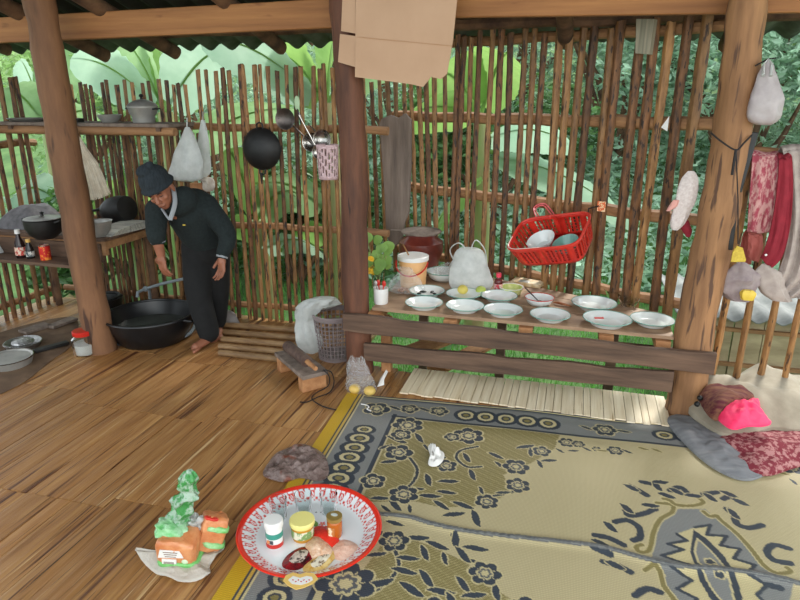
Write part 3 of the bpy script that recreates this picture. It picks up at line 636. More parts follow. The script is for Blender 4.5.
# clay jar with its flat lid
L = at(421, 260, z=BZ); L.y = 4.13; L = Vector((at(421, 240, Y=4.13).x, 4.13, BZ)); t = thing('clay_jar', L, 'glazed dark-red clay jar behind the peach bucket, covered by a flat grey lid', 'jar')
q = MB(); q.lathe([(.001, 0), (.085, 0), (.125, .08), (.155, .17), (.150, .225), (.105, .262), (.10, .285), (.001, .286)], seg=36, wob=.01); obj('jar_body', q, mat('clay_glaze', (84, 34, 28), .28, c2=(120, 52, 40), scale=(8, 8, 8)), t, world=False)
q = MB(); q.lathe([(.001, .284), (.135, .286), (.14, .297), (.13, .304), (.001, .310)], seg=30, wob=.04); obj('lid', q, M['greywood'], t, world=False)
q = MB(); q.tube([(-.21, -.02, .296), (-.10, -.01, .292)], [.012, .018], 8, squash=.5); obj('lid_handle', q, M['greywood'], t, world=False)

# loft along pixel rows at a depth: hanging bags and the like
def loft_px(rows, Y, depth, seg=20, lump=.12, yo=0, closed=True, fs=14):
    q = MB(); n = len(rows); vs = []; rows = [tuple(r) for r in smooth_path([Vector((a, b, c)) for a, b, c in rows], 3)]; n = len(rows)
    for i, (cx, cy, hw) in enumerate(rows):
        c = at(cx, cy, Y=Y); e = at(cx+hw, cy, Y=Y); r = max(.0015, (e-c).length)
        for k in range(seg):
            a = 2*pi*k/seg; l = 1+lump*mnoise.noise(Vector((cos(a)*1.5, sin(a)*1.5, i*.35+cx*.1)))+lump*.5*sin(a*5+i*.2)
            vs.append(Vector((c.x+cos(a)*r*l, Y+yo+sin(a)*min(r*depth*l, .16), c.z)))
    q.add(vs, [(i*seg+k, i*seg+(k+1) % seg, (i+1)*seg+(k+1) % seg, (i+1)*seg+k) for i in range(n-1) for k in range(seg)])
    if closed: q.add(vs[:seg], [tuple(range(seg))]); q.add(vs[-seg:], [tuple(range(seg))[::-1]])
    return q
# bag of fruit
t = thing('carrier_bag', at(470, 290, z=BZ), 'white carrier bag of fruit with two loops, in front of the slats', 'bag')
cy_ = t.location.y
obj('bag_body', loft_px([(471, 292, 14), (470, 289, 19), (469, 280, 22), (468, 268, 20), (469, 258, 16), (470, 250, 12), (470, 248, 8)], cy_, .6, lump=.15), M['polyw'], t)
for x0, xm, x1, ym in ((458, 455, 465, 243), (474, 476, 484, 240)):
    P = smooth_path([at(x0-3, 262, Y=cy_), at(xm-5, 250, Y=cy_), at((x0+x1)/2-3, ym, Y=cy_), at(x1+1, 250, Y=cy_), at(x1+3, 266, Y=cy_)], 5)
    q = MB(); q.tube(P, [.013, .012, .011]+[.009]*(len(P)-6)+[.011, .012, .013], 8, squash=.4, wob=.3); obj('loop_handle', q, M['polyw'], t)
for i, (dx, dy, c, lb) in enumerate(((-.02, -.075, 0, 'left yellow-green fruit at the mouth of the white carrier bag'), (.055, -.07, 1, 'right green fruit beside the white carrier bag'))):
    b = t.location; q = MB(); q.ball((b.x+dx*1.5, b.y+dy*1.35, BZ+.030), (.033, .033, .030), 16, 10); tag(obj('fruit', q, mat('fruit_skin%d' % i, (214, 196, 96) if i == 0 else (172, 188, 84), .4)), lb, 'fruit')
# clear bag between bucket and cup
t = thing('plastic_bag', at(404, 292, z=BZ), 'crumpled clear plastic bag in front of the peach bucket', 'bag')
b = t.location; obj('bag_body', loft_px([(405, 292, 12), (406, 289, 16), (405, 281, 13), (406, 275, 9), (407, 270, 6), (404, 268, 7)], b.y, .7, lump=.35), M['poly'], t)
q = MB()
for k in range(9): q.ball((b.x-.03+.012*k, b.y-.01+.02*sin(k*2), BZ+.014+.008*(k % 2)), .011, 8, 6)
stuff(obj('dried_chillies', q, mat('dried_red_mix', (150, 84, 62), .6, c2=(196, 160, 130), scale=(50, 50, 50)), t)); bpy.data.objects['dried_chillies'].pop('category', None)
q = loft_px([(440, 268, 6), (448, 264, 12), (446, 256, 9), (452, 252, 4)], 4.02, .7, lump=.5); q2 = q
tag(obj('plastic_bag', q, M['poly']), 'crumpled clear plastic bag between the clay jar and the carrier bag', 'bag')
bpy.data.objects['plastic_bag.001'].location.z = BZ+.001
# small bottle
def bottle(L, prof, bm, capz, capr, caph, cm, lab, label, name='bottle', seg=24, labz=None):
    t = thing(name, L, label, 'bottle' if name == 'bottle' else name.replace('_', ' ')); q = MB(); q.lathe(prof, seg=seg); obj('body', q, bm, t, world=False)
    q = MB(); q.lathe([(.001, capz), (capr, capz), (capr, capz+caph), (.001, capz+caph+.001)], seg=seg); obj('cap', q, cm, t, world=False)
    if labz: q = MB(); r = labz[2]; q.lathe([(r, labz[0]), (r+.0012, labz[0]), (r+.0012, labz[1]), (r, labz[1])], seg=seg); obj('paper_label', q, lab, t, world=False)
    return t
LB = lambda n, a, b: mat(n, a, .5, c2=b, scale=(60, 60, 40), lo=.48, hi=.54)
bottle(at(498, 291, z=BZ), [(.001, 0), (.024, 0), (.026, .06), (.022, .075), (.014, .085), (.012, .095)], mat('dark_red_sauce', (92, 28, 26), .1), .092, .016, .026, mat('pink_red_cap', (222, 60, 84), .4), LB('pink_label', (232, 190, 190), (206, 70, 80)), 'small dark bottle with a bright pink-red cap on the bench', labz=(.012, .05, .0262))
# vase of yellow flowers
L = at(376, 290, z=BZ); L.y = 3.72; L.x = at(378, 270, Y=3.72).x
t = thing('flower_jar', (L.x, L.y, BZ), 'glass jar of yellow flowers and round green leaves beside the middle post', 'flowers'); rs = random.Random(8)
L = t.location
q = MB(); q.lathe([(.001, .003), (.036, .003), (.04, .1), (.042, .1), (.038, 0), (.001, 0)], L, 20); obj('glass', q, M['glass'], t)
q = MB()
st = []
for k in range(18):
    e = L+Vector((rs.uniform(-.08, .08), rs.uniform(-.06, .05), rs.uniform(.11, .33))); st.append(e); q.tube([L+Vector((0, 0, .01)), L+Vector(((e.x-L.x)*.3, (e.y-L.y)*.3, .12)), e], .0025, 5)
obj('stems', q, M['stem'], t)
q = MB()
for k, e in enumerate(st[:16]):
    n = Vector((rs.uniform(-.4, .4), -1, rs.uniform(.2, .8))).normalized(); u = n.orthogonal().normalized(); w = n.cross(u); r = rs.uniform(.026, .042)
    q.add([e]+[e+(u*cos(a)+w*sin(a))*r*(1+.08*sin(3*a))+n*.006 for a in [2*pi*j/12 for j in range(12)]], [(0, 1+j, 1+(j+1) % 12) for j in range(12)])
lv = obj('leaf_foliage', q, M['leafbright'], t)
for k in range(7):
    e = L+Vector((rs.uniform(-.09, -.02), rs.uniform(-.06, .02), rs.uniform(.10, .21))); q = MB()
    for j in range(8):
        a = 2*pi*j/8; q.ball(e+Vector((cos(a)*.013, -.004, sin(a)*.013)), (.009, .003, .009), 8, 5)
    q.ball(e+Vector((0, -.007, 0)), .006, 8, 5); obj('flower', q, mat('yellow_petal', (232, 180, 40), .6), t)

# ---- red basket hanging on the slats
def basket():
    # measured corners: rim ellipse-like rounded rectangle, tilted toward the viewer
    Lc = onfence(548, 232); nv = Vector((-fn.x, -fn.y, 0)); E0 = Vector((0, 0, EYE)); c0 = E0+(Lc-E0)*(1-.26/(abs((Lc-E0).dot(nv))))
    t = thing('hanging_basket', (c0.x, c0.y, c0.z-.08), 'red plastic openwork basket hung on the slats, holding bowls', 'basket')
    U = Vector((fd.x, fd.y, 0)); Uv = Vector((0, 0, 1))
    W, D, H = .235, .15, .14
    # tilt: front edge lower than the back
    tiltm = Matrix.Rotation(radians(-34), 3, U) @ Matrix.Identity(3); roll = Matrix.Rotation(radians(13), 3, nv)
    dn = [(math.copysign(abs(cos(b_))**.36, cos(b_))*W, math.copysign(abs(sin(b_))**.36, sin(b_))*D) for b_ in [2*pi*j/2000 for j in range(2001)]]
    cum = np.cumsum([0]+[math.hypot(dn[j+1][0]-dn[j][0], dn[j+1][1]-dn[j][1]) for j in range(2000)]); cum /= cum[-1]
    def pt(a, lvl):     # lvl 0 rim .. 1 base
        k = 1-.12*lvl; xy = dn[int(np.searchsorted(cum, min(1, (a/(2*pi)) % 1.0)))]; x = xy[0]*k; y = xy[1]*k
        v = U*x+nv*y*-1+Uv*(-H*lvl)
        return c0+roll @ (Matrix.Rotation(radians(32), 3, U) @ v)
    n = 96; rows = 7
    q = MB(); vs = [pt(2*pi*k/n, i/rows) for i in range(rows+1) for k in range(n)]; fs = []
    for i in range(rows):
        for k in range(n):
            solid = i in (0, 6) or (k % 12) in (0, 11)
            if not solid and k % 2 == 0 and i in (2, 3, 4, 5, 1): continue
            fs.append((i*n+k, i*n+(k+1) % n, (i+1)*n+(k+1) % n, (i+1)*n+k))
    q.add(vs, fs); obj('side', q, M['red'], t, solid=.004)
    q = MB()
    for i in range(2, 6):
        q.tube([pt(2*pi*k/48, i/rows) for k in range(49)], .0024, 5, caps=False)
    obj('ribs', q, M['red'], t)
    q = MB(); cb = sum((pt(2*pi*k/n, 1) for k in range(n)), Vector())/n; q.add([cb]+[pt(2*pi*k/n, 1) for k in range(n)], [(0, 1+(k+1) % n, 1+k) for k in range(n)]); obj('base', q, M['red'], t, solid=.004)
    q = MB(); q.tube([pt(2*pi*k/60, 0)+Vector((0, 0, .002)) for k in range(61)], .0075, 8, caps=False); obj('rim', q, mat('red_rim_plastic', (206, 58, 46), .3), t)
    q = MB(); q.tube([pt(pi+2*pi*k/60*.5, 0)+Vector((0, 0, .01)) for k in range(2, 29)], .0035, 6); obj('pale_edge', q, mat('pale_edge_plastic', (226, 200, 190), .4), t)  # thin pale line along the front half of the rim
    for s in (-1,):
        a, b = onfence(538, 207), onfence(560, 218); a += nv*.03; b += nv*.05
        q = MB(); q.tube(smooth_path([pt(pi*.5+.5, 0), a+Vector((0, 0, -.01)), a+Vector((.05, 0, .014)), b, pt(pi*.5-.3, 0)], 6), .004, 8); q.tube(smooth_path([pt(pi*.5+.6, 0), a+Vector((-.01, 0, -.0)), a+Vector((.06, -.01, .026)), b+Vector((.02, 0, 0)), pt(pi*.5-.5, 0)], 6), .004, 8)
        obj('handle', q, mat('pink_red_handle', (222, 96, 104), .35), t)
    hk = thing('hook_wire', pt(.6, 0), 'dark wire hook holding the red basket to the slats', 'hook'); q = MB(); q.tube([pt(.62, 0), pt(.62, 0)+Vector((0, 0, .03)), pt(.62, 0)-nv*.09+Vector((.02, 0, .035))], .004, 6); obj('wire', q, M['cord'], hk)
    R = roll @ Matrix.Rotation(radians(30), 3, U)
    for off, r, m, lb in (((-.08, .02), .085, 'enamel', 'white bowl lying in the left half of the red basket'), ((.08, .0), .08, 'rimgreen', 'pale green bowl lying in the right half of the red basket')):
        c = cb+U*off[0]+R @ (Uv*.012); q = MB(); q.xf = Matrix.Translation(c) @ (R.to_4x4()); q.lathe([(.001, .005), (r*.5, .006), (r, .055), (r*1.03, .057), (r*1.0, .048), (r*.55, 0), (.001, 0)], seg=28)
        tag(obj('bowl', q, M[m]), lb, 'bowl')
basket()
# ============================================================ MAT
MO = at(362, 395, z=0); MR = radians(3.3)
MU = Vector((cos(MR), sin(MR), 0)); MV = Vector((sin(MR), -cos(MR), 0))
def muv(px, py): p = at(px, py, z=0)-MO; return (p.dot(MU), p.dot(MV))
W_, H_ = 2.55, 2.35; st = .0042; nu, nv_ = int(W_/st), int(H_/st)
Ug, Vg = np.meshgrid(np.linspace(-.085, W_-.085, nu+1), np.linspace(0, H_, nv_+1))
DARK, GREY, CREAM, OLIVE, BEIGE, YEL, DG = [np.array(lin(c)[:3]) for c in ((58, 66, 76), (132, 133, 130), (202, 188, 142), (134, 122, 74), (190, 176, 136), (200, 160, 36), (92, 95, 98))]
C = np.empty(Ug.shape+(3,)); C[:] = BEIGE
def paint(mask, col, k=1.0): C[mask] = C[mask]*(1-k)+col*k
def poly_mask(pts):
    x, y = Ug, Vg; m = np.zeros(x.shape, bool); n = len(pts)
    for i in range(n):
        x1, y1 = pts[i]; x2, y2 = pts[(i+1) % n]
        if y1 == y2: continue
        c = ((y1 > y) != (y2 > y)) & (x < (x2-x1)*(y-y1)/(y2-y1)+x1); m ^= c
    return m
def window(x0, y0, x1, y1):
    i0, i1 = int(max(0, (y0)/H_*nv_)), int(min(nv_+1, y1/H_*nv_+2)); j0, j1 = int(max(0, (x0+.085)/W_*nu)), int(min(nu+1, (x1+.085)/W_*nu+2))
    return slice(i0, max(i0, i1)), slice(j0, max(j0, j1))
def pw(win, mask, col): s = C[win]; s[mask] = col
def flower(c, r, lobes=6, ring=True, rot=0.):
    w = window(c[0]-r*1.5, c[1]-r*1.5, c[0]+r*1.5, c[1]+r*1.5); r = r*1.18; x, y = Ug[w]-c[0], Vg[w]-c[1]; d = np.hypot(x, y); a = np.arctan2(y, x)+rot
    R = r*(.70+.30*np.abs(np.cos(a*lobes/2))**.7)
    pw(w, d < R+.007, CREAM); pw(w, d < R, DARK)
    if ring:
        pw(w, d < R*.55, CREAM); pw(w, d < R*.42, DG); pw(w, d < R*.25, CREAM); pw(w, (d > R*.62) & (d < R*.9) & (np.abs(np.cos(a*lobes/2)) < .13), CREAM)
def ring(c, rx, ry):
    w = window(c[0]-rx*1.5, c[1]-ry*1.5, c[0]+rx*1.5, c[1]+ry*1.5); x, y = (Ug[w]-c[0])/rx, (Vg[w]-c[1])/ry; d = np.hypot(x, y)
    pw(w, d < 1.32, DARK); pw(w, d < .86, CREAM); pw(w, d < .52, DARK); pw(w, d < .32, OLIVE)
def leaf(c, L, ang, w_=.30, col=None):
    w = window(c[0]-L, c[1]-L, c[0]+L, c[1]+L); x, y = Ug[w]-c[0], Vg[w]-c[1]; t = x*cos(ang)+y*sin(ang); s = -x*sin(ang)+y*cos(ang)
    s = s-.12*L*np.sin(t/L*3); h = w_*L*.5*np.clip(1-(2*t/L)**2, 0, None)
    pw(w, (np.abs(s) < h*1.0+.005) & (np.abs(t) < L*.53), CREAM); pw(w, (np.abs(s) < h) & (np.abs(t) < L*.5), DARK if col is None else col)
def stroke(pts, wd, col, out=None, k=6):
    P = [tuple(p)[:2] for p in smooth_path([Vector((a, b, 0)) for a, b in pts], k)]
    for pas in ((out, wd+.005), (col, wd)):
        if pas[0] is None: continue
        for (ax, ay), (bx, by) in zip(P[:-1], P[1:]):
            r = pas[1]; w = window(min(ax, bx)-r, min(ay, by)-r, max(ax, bx)+r, max(ay, by)+r); x, y = Ug[w], Vg[w]; dx, dy = bx-ax, by-ay; l2 = dx*dx+dy*dy+1e-9
            t = np.clip(((x-ax)*dx+(y-ay)*dy)/l2, 0, 1); pw(w, np.hypot(x-ax-t*dx, y-ay-t*dy) < r, pas[0])
A_ = lambda x, y: muv(320+x*.3664, 380+y*.3667)
B_ = lambda x, y: muv(560+x/3, 400+y/3)
# border bands
paint(Ug < .225, GREY); paint(Vg < .205, GREY)
paint((Ug < .245) & (Ug > .225) & (Vg > .19), DARK); paint((Vg < .222) & (Vg > .205) & (Ug > .22), DARK)
paint((Vg < .030), DARK); paint((Vg > .012) & (Vg < .018), CREAM); paint((Vg > .036) & (Vg < .042), DG)
paint(Ug < -.018, YEL); paint((Ug > -.018) & (Ug < -.010), DARK); paint((Ug > -.010) & (Ug < .0), YEL*.8+CREAM*.2); paint((Ug > 0) & (Ug < .008), DARK); paint((Ug > .008) & (Ug < .018), CREAM)
# olive fields
ol = poly_mask([A_(*p) for p in [(185, 165), (215, 110), (330, 118), (480, 135), (655, 150), (640, 190), (575, 230), (500, 262), (520, 300), (480, 335), (420, 348), (330, 352), (260, 335), (180, 335), (110, 335)]]) & (Ug > .25) & (Vg > .225)
paint(ol, OLIVE)
ol2 = poly_mask([A_(*p) for p in [(60, 640), (120, 520), (190, 420), (300, 455), (400, 500), (450, 560), (520, 600), (560, 640), (600, 720), (100, 760)]]) & (Ug > .25); paint(ol2, OLIVE)
for k in range(60):  # diagonal ribs of the weave in the olive field
    m = (np.abs(((Ug+Vg*1.2)*55) % 1-.5) < .16) & (ol | ol2)
    if k == 0: paint(m, CREAM, .45)
# border chains
for i, p in enumerate([(118, 138, .8), (107, 162, 1), (86, 187, 1), (72, 213, 1), (58, 242, 1), (44, 270, 1)]): c = A_(p[0], p[1]); ring((.118, c[1]), .056*p[2], .045*p[2])
lastv = A_(44, 270)[1]
for k in range(1, 4): ring((.118, lastv+.085*k), .056, .045)
flower((.118, lastv+.43), .07, 5); leaf((.118, lastv+.53), .09, 1.5); 
for k in range(6): ring((.118, lastv+.62+.085*k), .046, .040)
flower(A_(155, 82), .062, 5); 
for p in [(245, 82), (325, 88)]: flower(A_(*p), .042, 5)
for p in [(205, 80), (285, 84)]: leaf(A_(*p), .08, .1)
vt = .125
for x in (395, 450, 507, 565, 622): c = A_(x, 112); ring((c[0], vt), .048, .046)
c5 = A_(622, 127)[0]
for k in range(0): ring((c5+.088*k, vt), .048, .046)
cF = B_(135, 98)[0]; flower((cF, vt), .050, 6); leaf((cF-.09, vt), .07, .2); leaf((cF+.09, vt), .07, -.2)
for k in range(6): ring((B_(315, 118)[0]+.1*k, vt), .046, .036)
# curved stems, leaves, flowers
for s in ([(245, 215), (265, 245), (258, 275), (235, 300)], [(430, 185), (385, 195), (372, 215), (400, 240), (440, 240)], [(470, 320), (520, 310), (540, 300)], [(340, 215), (300, 195), (285, 180)],
          [(205, 470), (215, 510), (190, 550), (150, 580)], [(360, 425), (385, 480), (430, 500)]): stroke([A_(*p) for p in s], .007, DARK, CREAM)
for x, y, L, a in [(295, 275, .1, .9), (300, 320, .1, -.4), (330, 345, .09, .3), (365, 370, .1, -.7), (425, 380, .11, .9), (400, 215, .09, .8), (415, 262, .09, .9), (350, 280, .1, -.5), (345, 310, .09, -.3), (390, 345, .1, 0),
        (480, 210, .09, .2), (560, 185, .1, -.8), (575, 200, .08, 1.2), (600, 232, .07, .9), (625, 222, .08, -.6), (190, 225, .09, 2.4), (210, 165, .12, .1), (270, 160, .1, .7), (180, 185, .08, -1.1), (205, 345, .1, .5), (165, 325, .09, -.5),
        (180, 355, .07, .4), (265, 300, .07, -.4), (310, 190, .09, .6), (245, 355, .06, 1), (490, 235, .07, .5), (500, 310, .07, -.6), (440, 305, .06, .9),
        (265, 435, .1, -.5), (285, 475, .09, .8), (320, 455, .1, 0), (370, 440, .1, 1.1), (390, 480, .1, .6), (425, 462, .1, -.3), (340, 490, .07, .9), (165, 420, .08, .2), (155, 480, .08, -.7), (240, 490, .09, -.4), (230, 525, .1, -.2), (205, 395, .08, -.1),
        (290, 545, .1, .6), (330, 580, .1, -.3), (250, 575, .11, .2), (390, 560, .09, .6), (420, 590, .09, -.6), (480, 580, .09, 1.0), (160, 560, .12, -.9), (110, 540, .1, .5), (360, 610, .1, .8)]: leaf(A_(x, y), L, a)
for x, y, r, l in [(240, 126, .068, 7), (222, 152, .045, 5), (405, 155, .066, 6), (360, 158, .034, 5), (215, 200, .058, 5), (345, 237, .042, 5), (228, 315, .055, 6), (455, 335, .042, 6), (535, 240, .052, 6), (540, 290, .046, 6), (605, 197, .038, 5), (145, 278, .048, 5),
        (202, 443, .050, 6), (450, 530, .050, 6), (70, 560, .09, 7), (310, 640, .06, 6), (560, 640, .06, 6)]: flower(A_(x, y), r, l, rot=x*.1)
# thin floral swag under the top border, to the right
for x, y, r in [(20, 130, .036), (55, 135, .028), (165, 155, .034), (110, 150, .02)]: flower(B_(x, y), r, 6)
for x, y, a in [(80, 150, .3), (125, 155, -.3), (200, 158, .2), (0, 155, .4), (250, 150, .0), (290, 155, .2), (40, 155, -.5), (620, 215, .4), (670, 225, .1), (700, 250, .9)]: leaf(B_(x, y), .055, a, .3, OLIVE if x % 20 else DARK)
flower(B_(690, 205), .05, 6)
# the vase-like medallion
md = [(345, 330), (435, 330), (470, 360), (520, 402), (570, 450), (610, 497), (660, 525), (700, 548), (690, 600), (660, 680), (400, 690), (345, 620), (300, 550), (275, 490), (280, 430), (300, 370)]
paint(poly_mask([B_(*p) for p in md]), GREY)
zz = [(405, 385), (450, 378), (440, 408), (500, 412), (480, 440), (540, 452), (520, 480), (585, 500), (560, 530), (620, 560), (590, 590), (640, 640), (560, 690), (470, 700), (400, 640), (410, 600), (350, 570), (395, 545), (330, 505), (385, 500), (305, 470), (370, 452), (322, 435), (380, 425), (350, 405)]
paint(poly_mask([B_(*p) for p in zz]), CREAM); stroke([B_(*p) for p in zz], .007, DARK, None, 1)
eye = [(400, 392), (440, 420), (490, 470), (520, 520), (545, 590), (550, 650), (500, 640), (450, 600), (415, 540), (390, 460)]
paint(poly_mask([B_(*p) for p in eye]), DARK)
eye2 = [(412, 420), (440, 445), (480, 490), (505, 540), (520, 600), (525, 630), (490, 610), (455, 570), (425, 510), (405, 460)]
paint(poly_mask([B_(*p) for p in eye2]), GREY); stroke([B_(*p) for p in eye2+eye2[:1]], .004, CREAM)
for p in [(450, 490), (478, 530), (465, 510)]: flower(B_(*p), .014, 5, False)
for s in ([(290, 312), (335, 318), (335, 340), (300, 362), (280, 400), (272, 440), (262, 458), (238, 460), (228, 445), (245, 438)], [(430, 338), (450, 352), (470, 350), (480, 362), (530, 405), (575, 455), (610, 500), (650, 525), (690, 520), (680, 508)],
          [(310, 300), (330, 305), (350, 318), (400, 320), (430, 310), (415, 298)], [(255, 515), (280, 500), (300, 520), (310, 560), (340, 600), (360, 640)]): stroke([B_(*p) for p in s], .009, OLIVE, CREAM)
for s in ([(195, 325), (205, 350), (250, 345), (285, 330)], [(165, 370), (200, 365), (235, 385), (240, 415), (220, 425)], [(105, 410), (150, 420), (190, 440)], [(500, 330), (520, 350), (530, 375), (565, 388), (605, 380)], [(685, 450), (640, 440), (620, 460), (640, 485), (690, 495)],
          [(205, 260), (235, 275), (260, 290)], [(245, 250), (270, 255)], [(330, 275), (360, 265), (385, 285)], [(430, 285), (470, 280)], [(490, 300), (510, 290)], [(100, 450), (150, 470)], [(130, 490), (170, 500), (210, 520)], [(225, 590), (260, 570), (300, 580)], [(620, 560), (660, 570)]): stroke([B_(*p) for p in s], .014, DARK)
for x, y, a in [(215, 268, .3), (290, 262, .9), (320, 290, 0), (350, 278, .3), (400, 290, -.4), (450, 295, .6), (505, 285, .2), (540, 310, .3), (150, 385, .6), (120, 435, .2), (165, 500, .1), (200, 330, .6), (270, 320, -.4), (520, 345, .9), (300, 250, -.5)]: leaf(B_(x, y), .075, a, .42)
# raised seam that wanders across
ridge = [A_(-10, 370), A_(150, 372), A_(240, 380), A_(300, 398), A_(400, 418), A_(560, 437), A_(655, 448), B_(130, 450), B_(250, 482), B_(360, 505), B_(480, 514), B_(600, 532), B_(720, 560), B_(800, 580)]
stroke(ridge, .013, DG); stroke(ridge, .009, GREY); stroke(ridge, .003, DG)
P = smooth_path([Vector((a, b, 0)) for a, b in ridge], 8); D = np.full(Ug.shape, 9.)
for p in P:
    w = window(p.x-.08, p.y-.08, p.x+.08, p.y+.08); D[w] = np.minimum(D[w], np.hypot(Ug[w]-p.x, Vg[w]-p.y))
Z = .004+.011*np.exp(-(D/.022)**2)+.0025*np.sin(Ug*5+Vg*2)**2+.003*np.exp(-((Vg-.1-.02*np.sin(Ug*6))/.05)**2)+.006*np.exp(-(Vg/.03)**2)*(np.sin(Ug*4.2)**2)
edge = np.clip(Ug*0+1, 0, 1)
mx = MO.x+Ug*MU.x+Vg*MV.x; my = MO.y+Ug*MU.y+Vg*MV.y-(.012*np.sin(Ug*6)*np.exp(-(Vg/.1)))
nrow, ncol = Ug.shape; me = bpy.data.meshes.new('woven_mat')
V3 = np.stack([mx-MO.x, my-MO.y, Z], -1).reshape(-1, 3); idx = np.arange(nrow*ncol).reshape(nrow, ncol)
F = np.stack([idx[:-1, :-1], idx[1:, :-1], idx[1:, 1:], idx[:-1, 1:]], -1).reshape(-1, 4)
me.vertices.add(len(V3)); me.vertices.foreach_set('co', V3.ravel()); me.loops.add(F.size); me.loops.foreach_set('vertex_index', F.ravel().astype(np.int32))
me.polygons.add(len(F)); me.polygons.foreach_set('loop_start', np.arange(0, F.size, 4, dtype=np.int32)); me.polygons.foreach_set('loop_total', np.full(len(F), 4, dtype=np.int32))
me.update(calc_edges=True); me.polygons.foreach_set('use_smooth', np.ones(len(F), bool))
ca = me.color_attributes.new('pattern', 'FLOAT_COLOR', 'POINT'); ca.data.foreach_set('color', np.concatenate([C, np.ones(C.shape[:2]+(1,))], -1).astype(np.float32).ravel())
me.materials.append(vcol_mat('woven_plastic_straw', .5, 62))
o = bpy.data.objects.new('woven_mat', me); COL.objects.link(o); o.location = (MO.x, MO.y, .001)
tag(o, 'large woven mat with dark blue-grey flowers, ringed border and yellow edge', 'mat')

# ============================================================ TRAY AND WHAT IS ON IT
TC = Vector((-.862, 1.835, .012)); TR = .272
t = thing('enamel_tray', TC, 'round white enamel tray with a wide red rim lying half on the mat', 'tray')
prof = [(.0, .004), (.06, .004), (.12, .004), (.16, .004), (.185, .0045), (.195, .006), (.205, .010), (.215, .016), (.225, .022), (.235, .028), (.245, .034), (.252, .038), (.258, .041), (.265, .043), (.2695, .043), (TR, .041), (TR-.001, .038), (.262, .037), (.25, .032), (.225, .014), (.20, .0), (.0, .0)]
pr = []
for (a, b), (c, d) in zip(prof[:-1], prof[1:]):
    k = max(1, int(abs(c-a)/.0035)); pr += [(a+(c-a)*i/k, b+(d-b)*i/k) for i in range(k)]
pr.append(prof[-1]); seg = 400; q = MB(); q.lathe([(max(r, .0003), z) for r, z in pr], seg=seg)
tr = obj('tray_body', q, vcol_mat('printed_enamel', .16, 0, .5), t, world=False)
V = np.array(q.v); r = np.hypot(V[:, 0], V[:, 1]); a = np.arctan2(V[:, 1], V[:, 0]); Cc = np.tile(np.array(lin((232, 234, 236))[:3]), (len(V), 1))
REDc = np.array(lin((218, 52, 36))[:3]); 
rr_ = (r-.203)/.047; ph = (a/(2*pi)*34) % 1-.5; ph2 = (a/(2*pi)*68) % 1-.5
band = (r > .200) & (r < .250); lace = (np.hypot(ph*1.15, (rr_-.55)*.9) < .30) & ~(np.hypot(ph*1.15, (rr_-.52)*.9) < .17) | (np.hypot(ph2*.9, (rr_-.97)*.55) < .12) | (np.hypot((np.abs(ph)-.5)*1.1, rr_-.2) < .15) | (np.abs(rr_-.04+.06*np.cos(a*34)) < .035) | (np.hypot(ph*1.6, rr_-.5) < .10)
Cc[band & lace] = REDc*.9+.02; Cc[r > .2505] = REDc; Cc[(r > .2505) & (r < .2525)] = REDc*1.05
# printed bouquet in the middle of the tray
rs = random.Random(4); G1, G2, O1, P1 = [np.array(lin(c)[:3]) for c in ((66, 132, 52), (122, 166, 84), (232, 150, 50), (226, 92, 96))]
x, y = V[:, 0], V[:, 1]; ins = r < .19
for k in range(22):
    an = rs.uniform(0, 6.28); d0 = rs.uniform(.03, .095); cx, cy = .02+cos(an)*d0, .01+sin(an)*d0*.8; L = rs.uniform(.03, .055); a2 = an+rs.uniform(-.4, .4)
    tt = (x-cx)*cos(a2)+(y-cy)*sin(a2); ss = -(x-cx)*sin(a2)+(y-cy)*cos(a2); Cc[ins & (np.abs(ss) < .22*L*np.clip(1-(2*tt/L)**2, 0, None))] = [G1, G2][k % 2]
for k in range(11):
    an = rs.uniform(0, 6.28); d0 = rs.uniform(0, .075); cx, cy = .02+cos(an)*d0, .01+sin(an)*d0*.8; R = rs.uniform(.012, .024); dd = np.hypot(x-cx, y-cy); aa = np.arctan2(y-cy, x-cx)
    Cc[ins & (dd < R*(.8+.2*np.cos(5*aa)))] = [REDc, O1, P1][k % 3]; Cc[ins & (dd < R*.3)] = O1*.8+.1
ca = tr.data.color_attributes.new('pattern', 'FLOAT_COLOR', 'POINT'); ca.data.foreach_set('color', np.concatenate([Cc, np.ones((len(V), 1))], 1).astype(np.float32).ravel())
TZ = TC.z+.0045
def on_tray(px, py, z=TZ): return at(px, py, z=z)
# drinking glasses
lab = ['leftmost of the three clear drinking glasses at the back of the tray', 'middle one of the three clear drinking glasses at the back of the tray', 'rightmost of the three clear drinking glasses, behind the honey jar']
g0 = None
for (px, py), lb in zip([(279, 517), (304, 512), (329, 512)], lab):
    L = on_tray(px, py)
    if g0 is None:
        q = MB(); q.lathe([(.001, .008), (.026, .008), (.034, .085), (.036, .085), (.028, 0), (.001, 0)], L, 28); g0 = tag(obj('drinking_glass', q, M['glass']), lb, 'glass', 'drinking glasses on the tray')
    else: dup(g0, (L.x, L.y, TZ), label=lb)
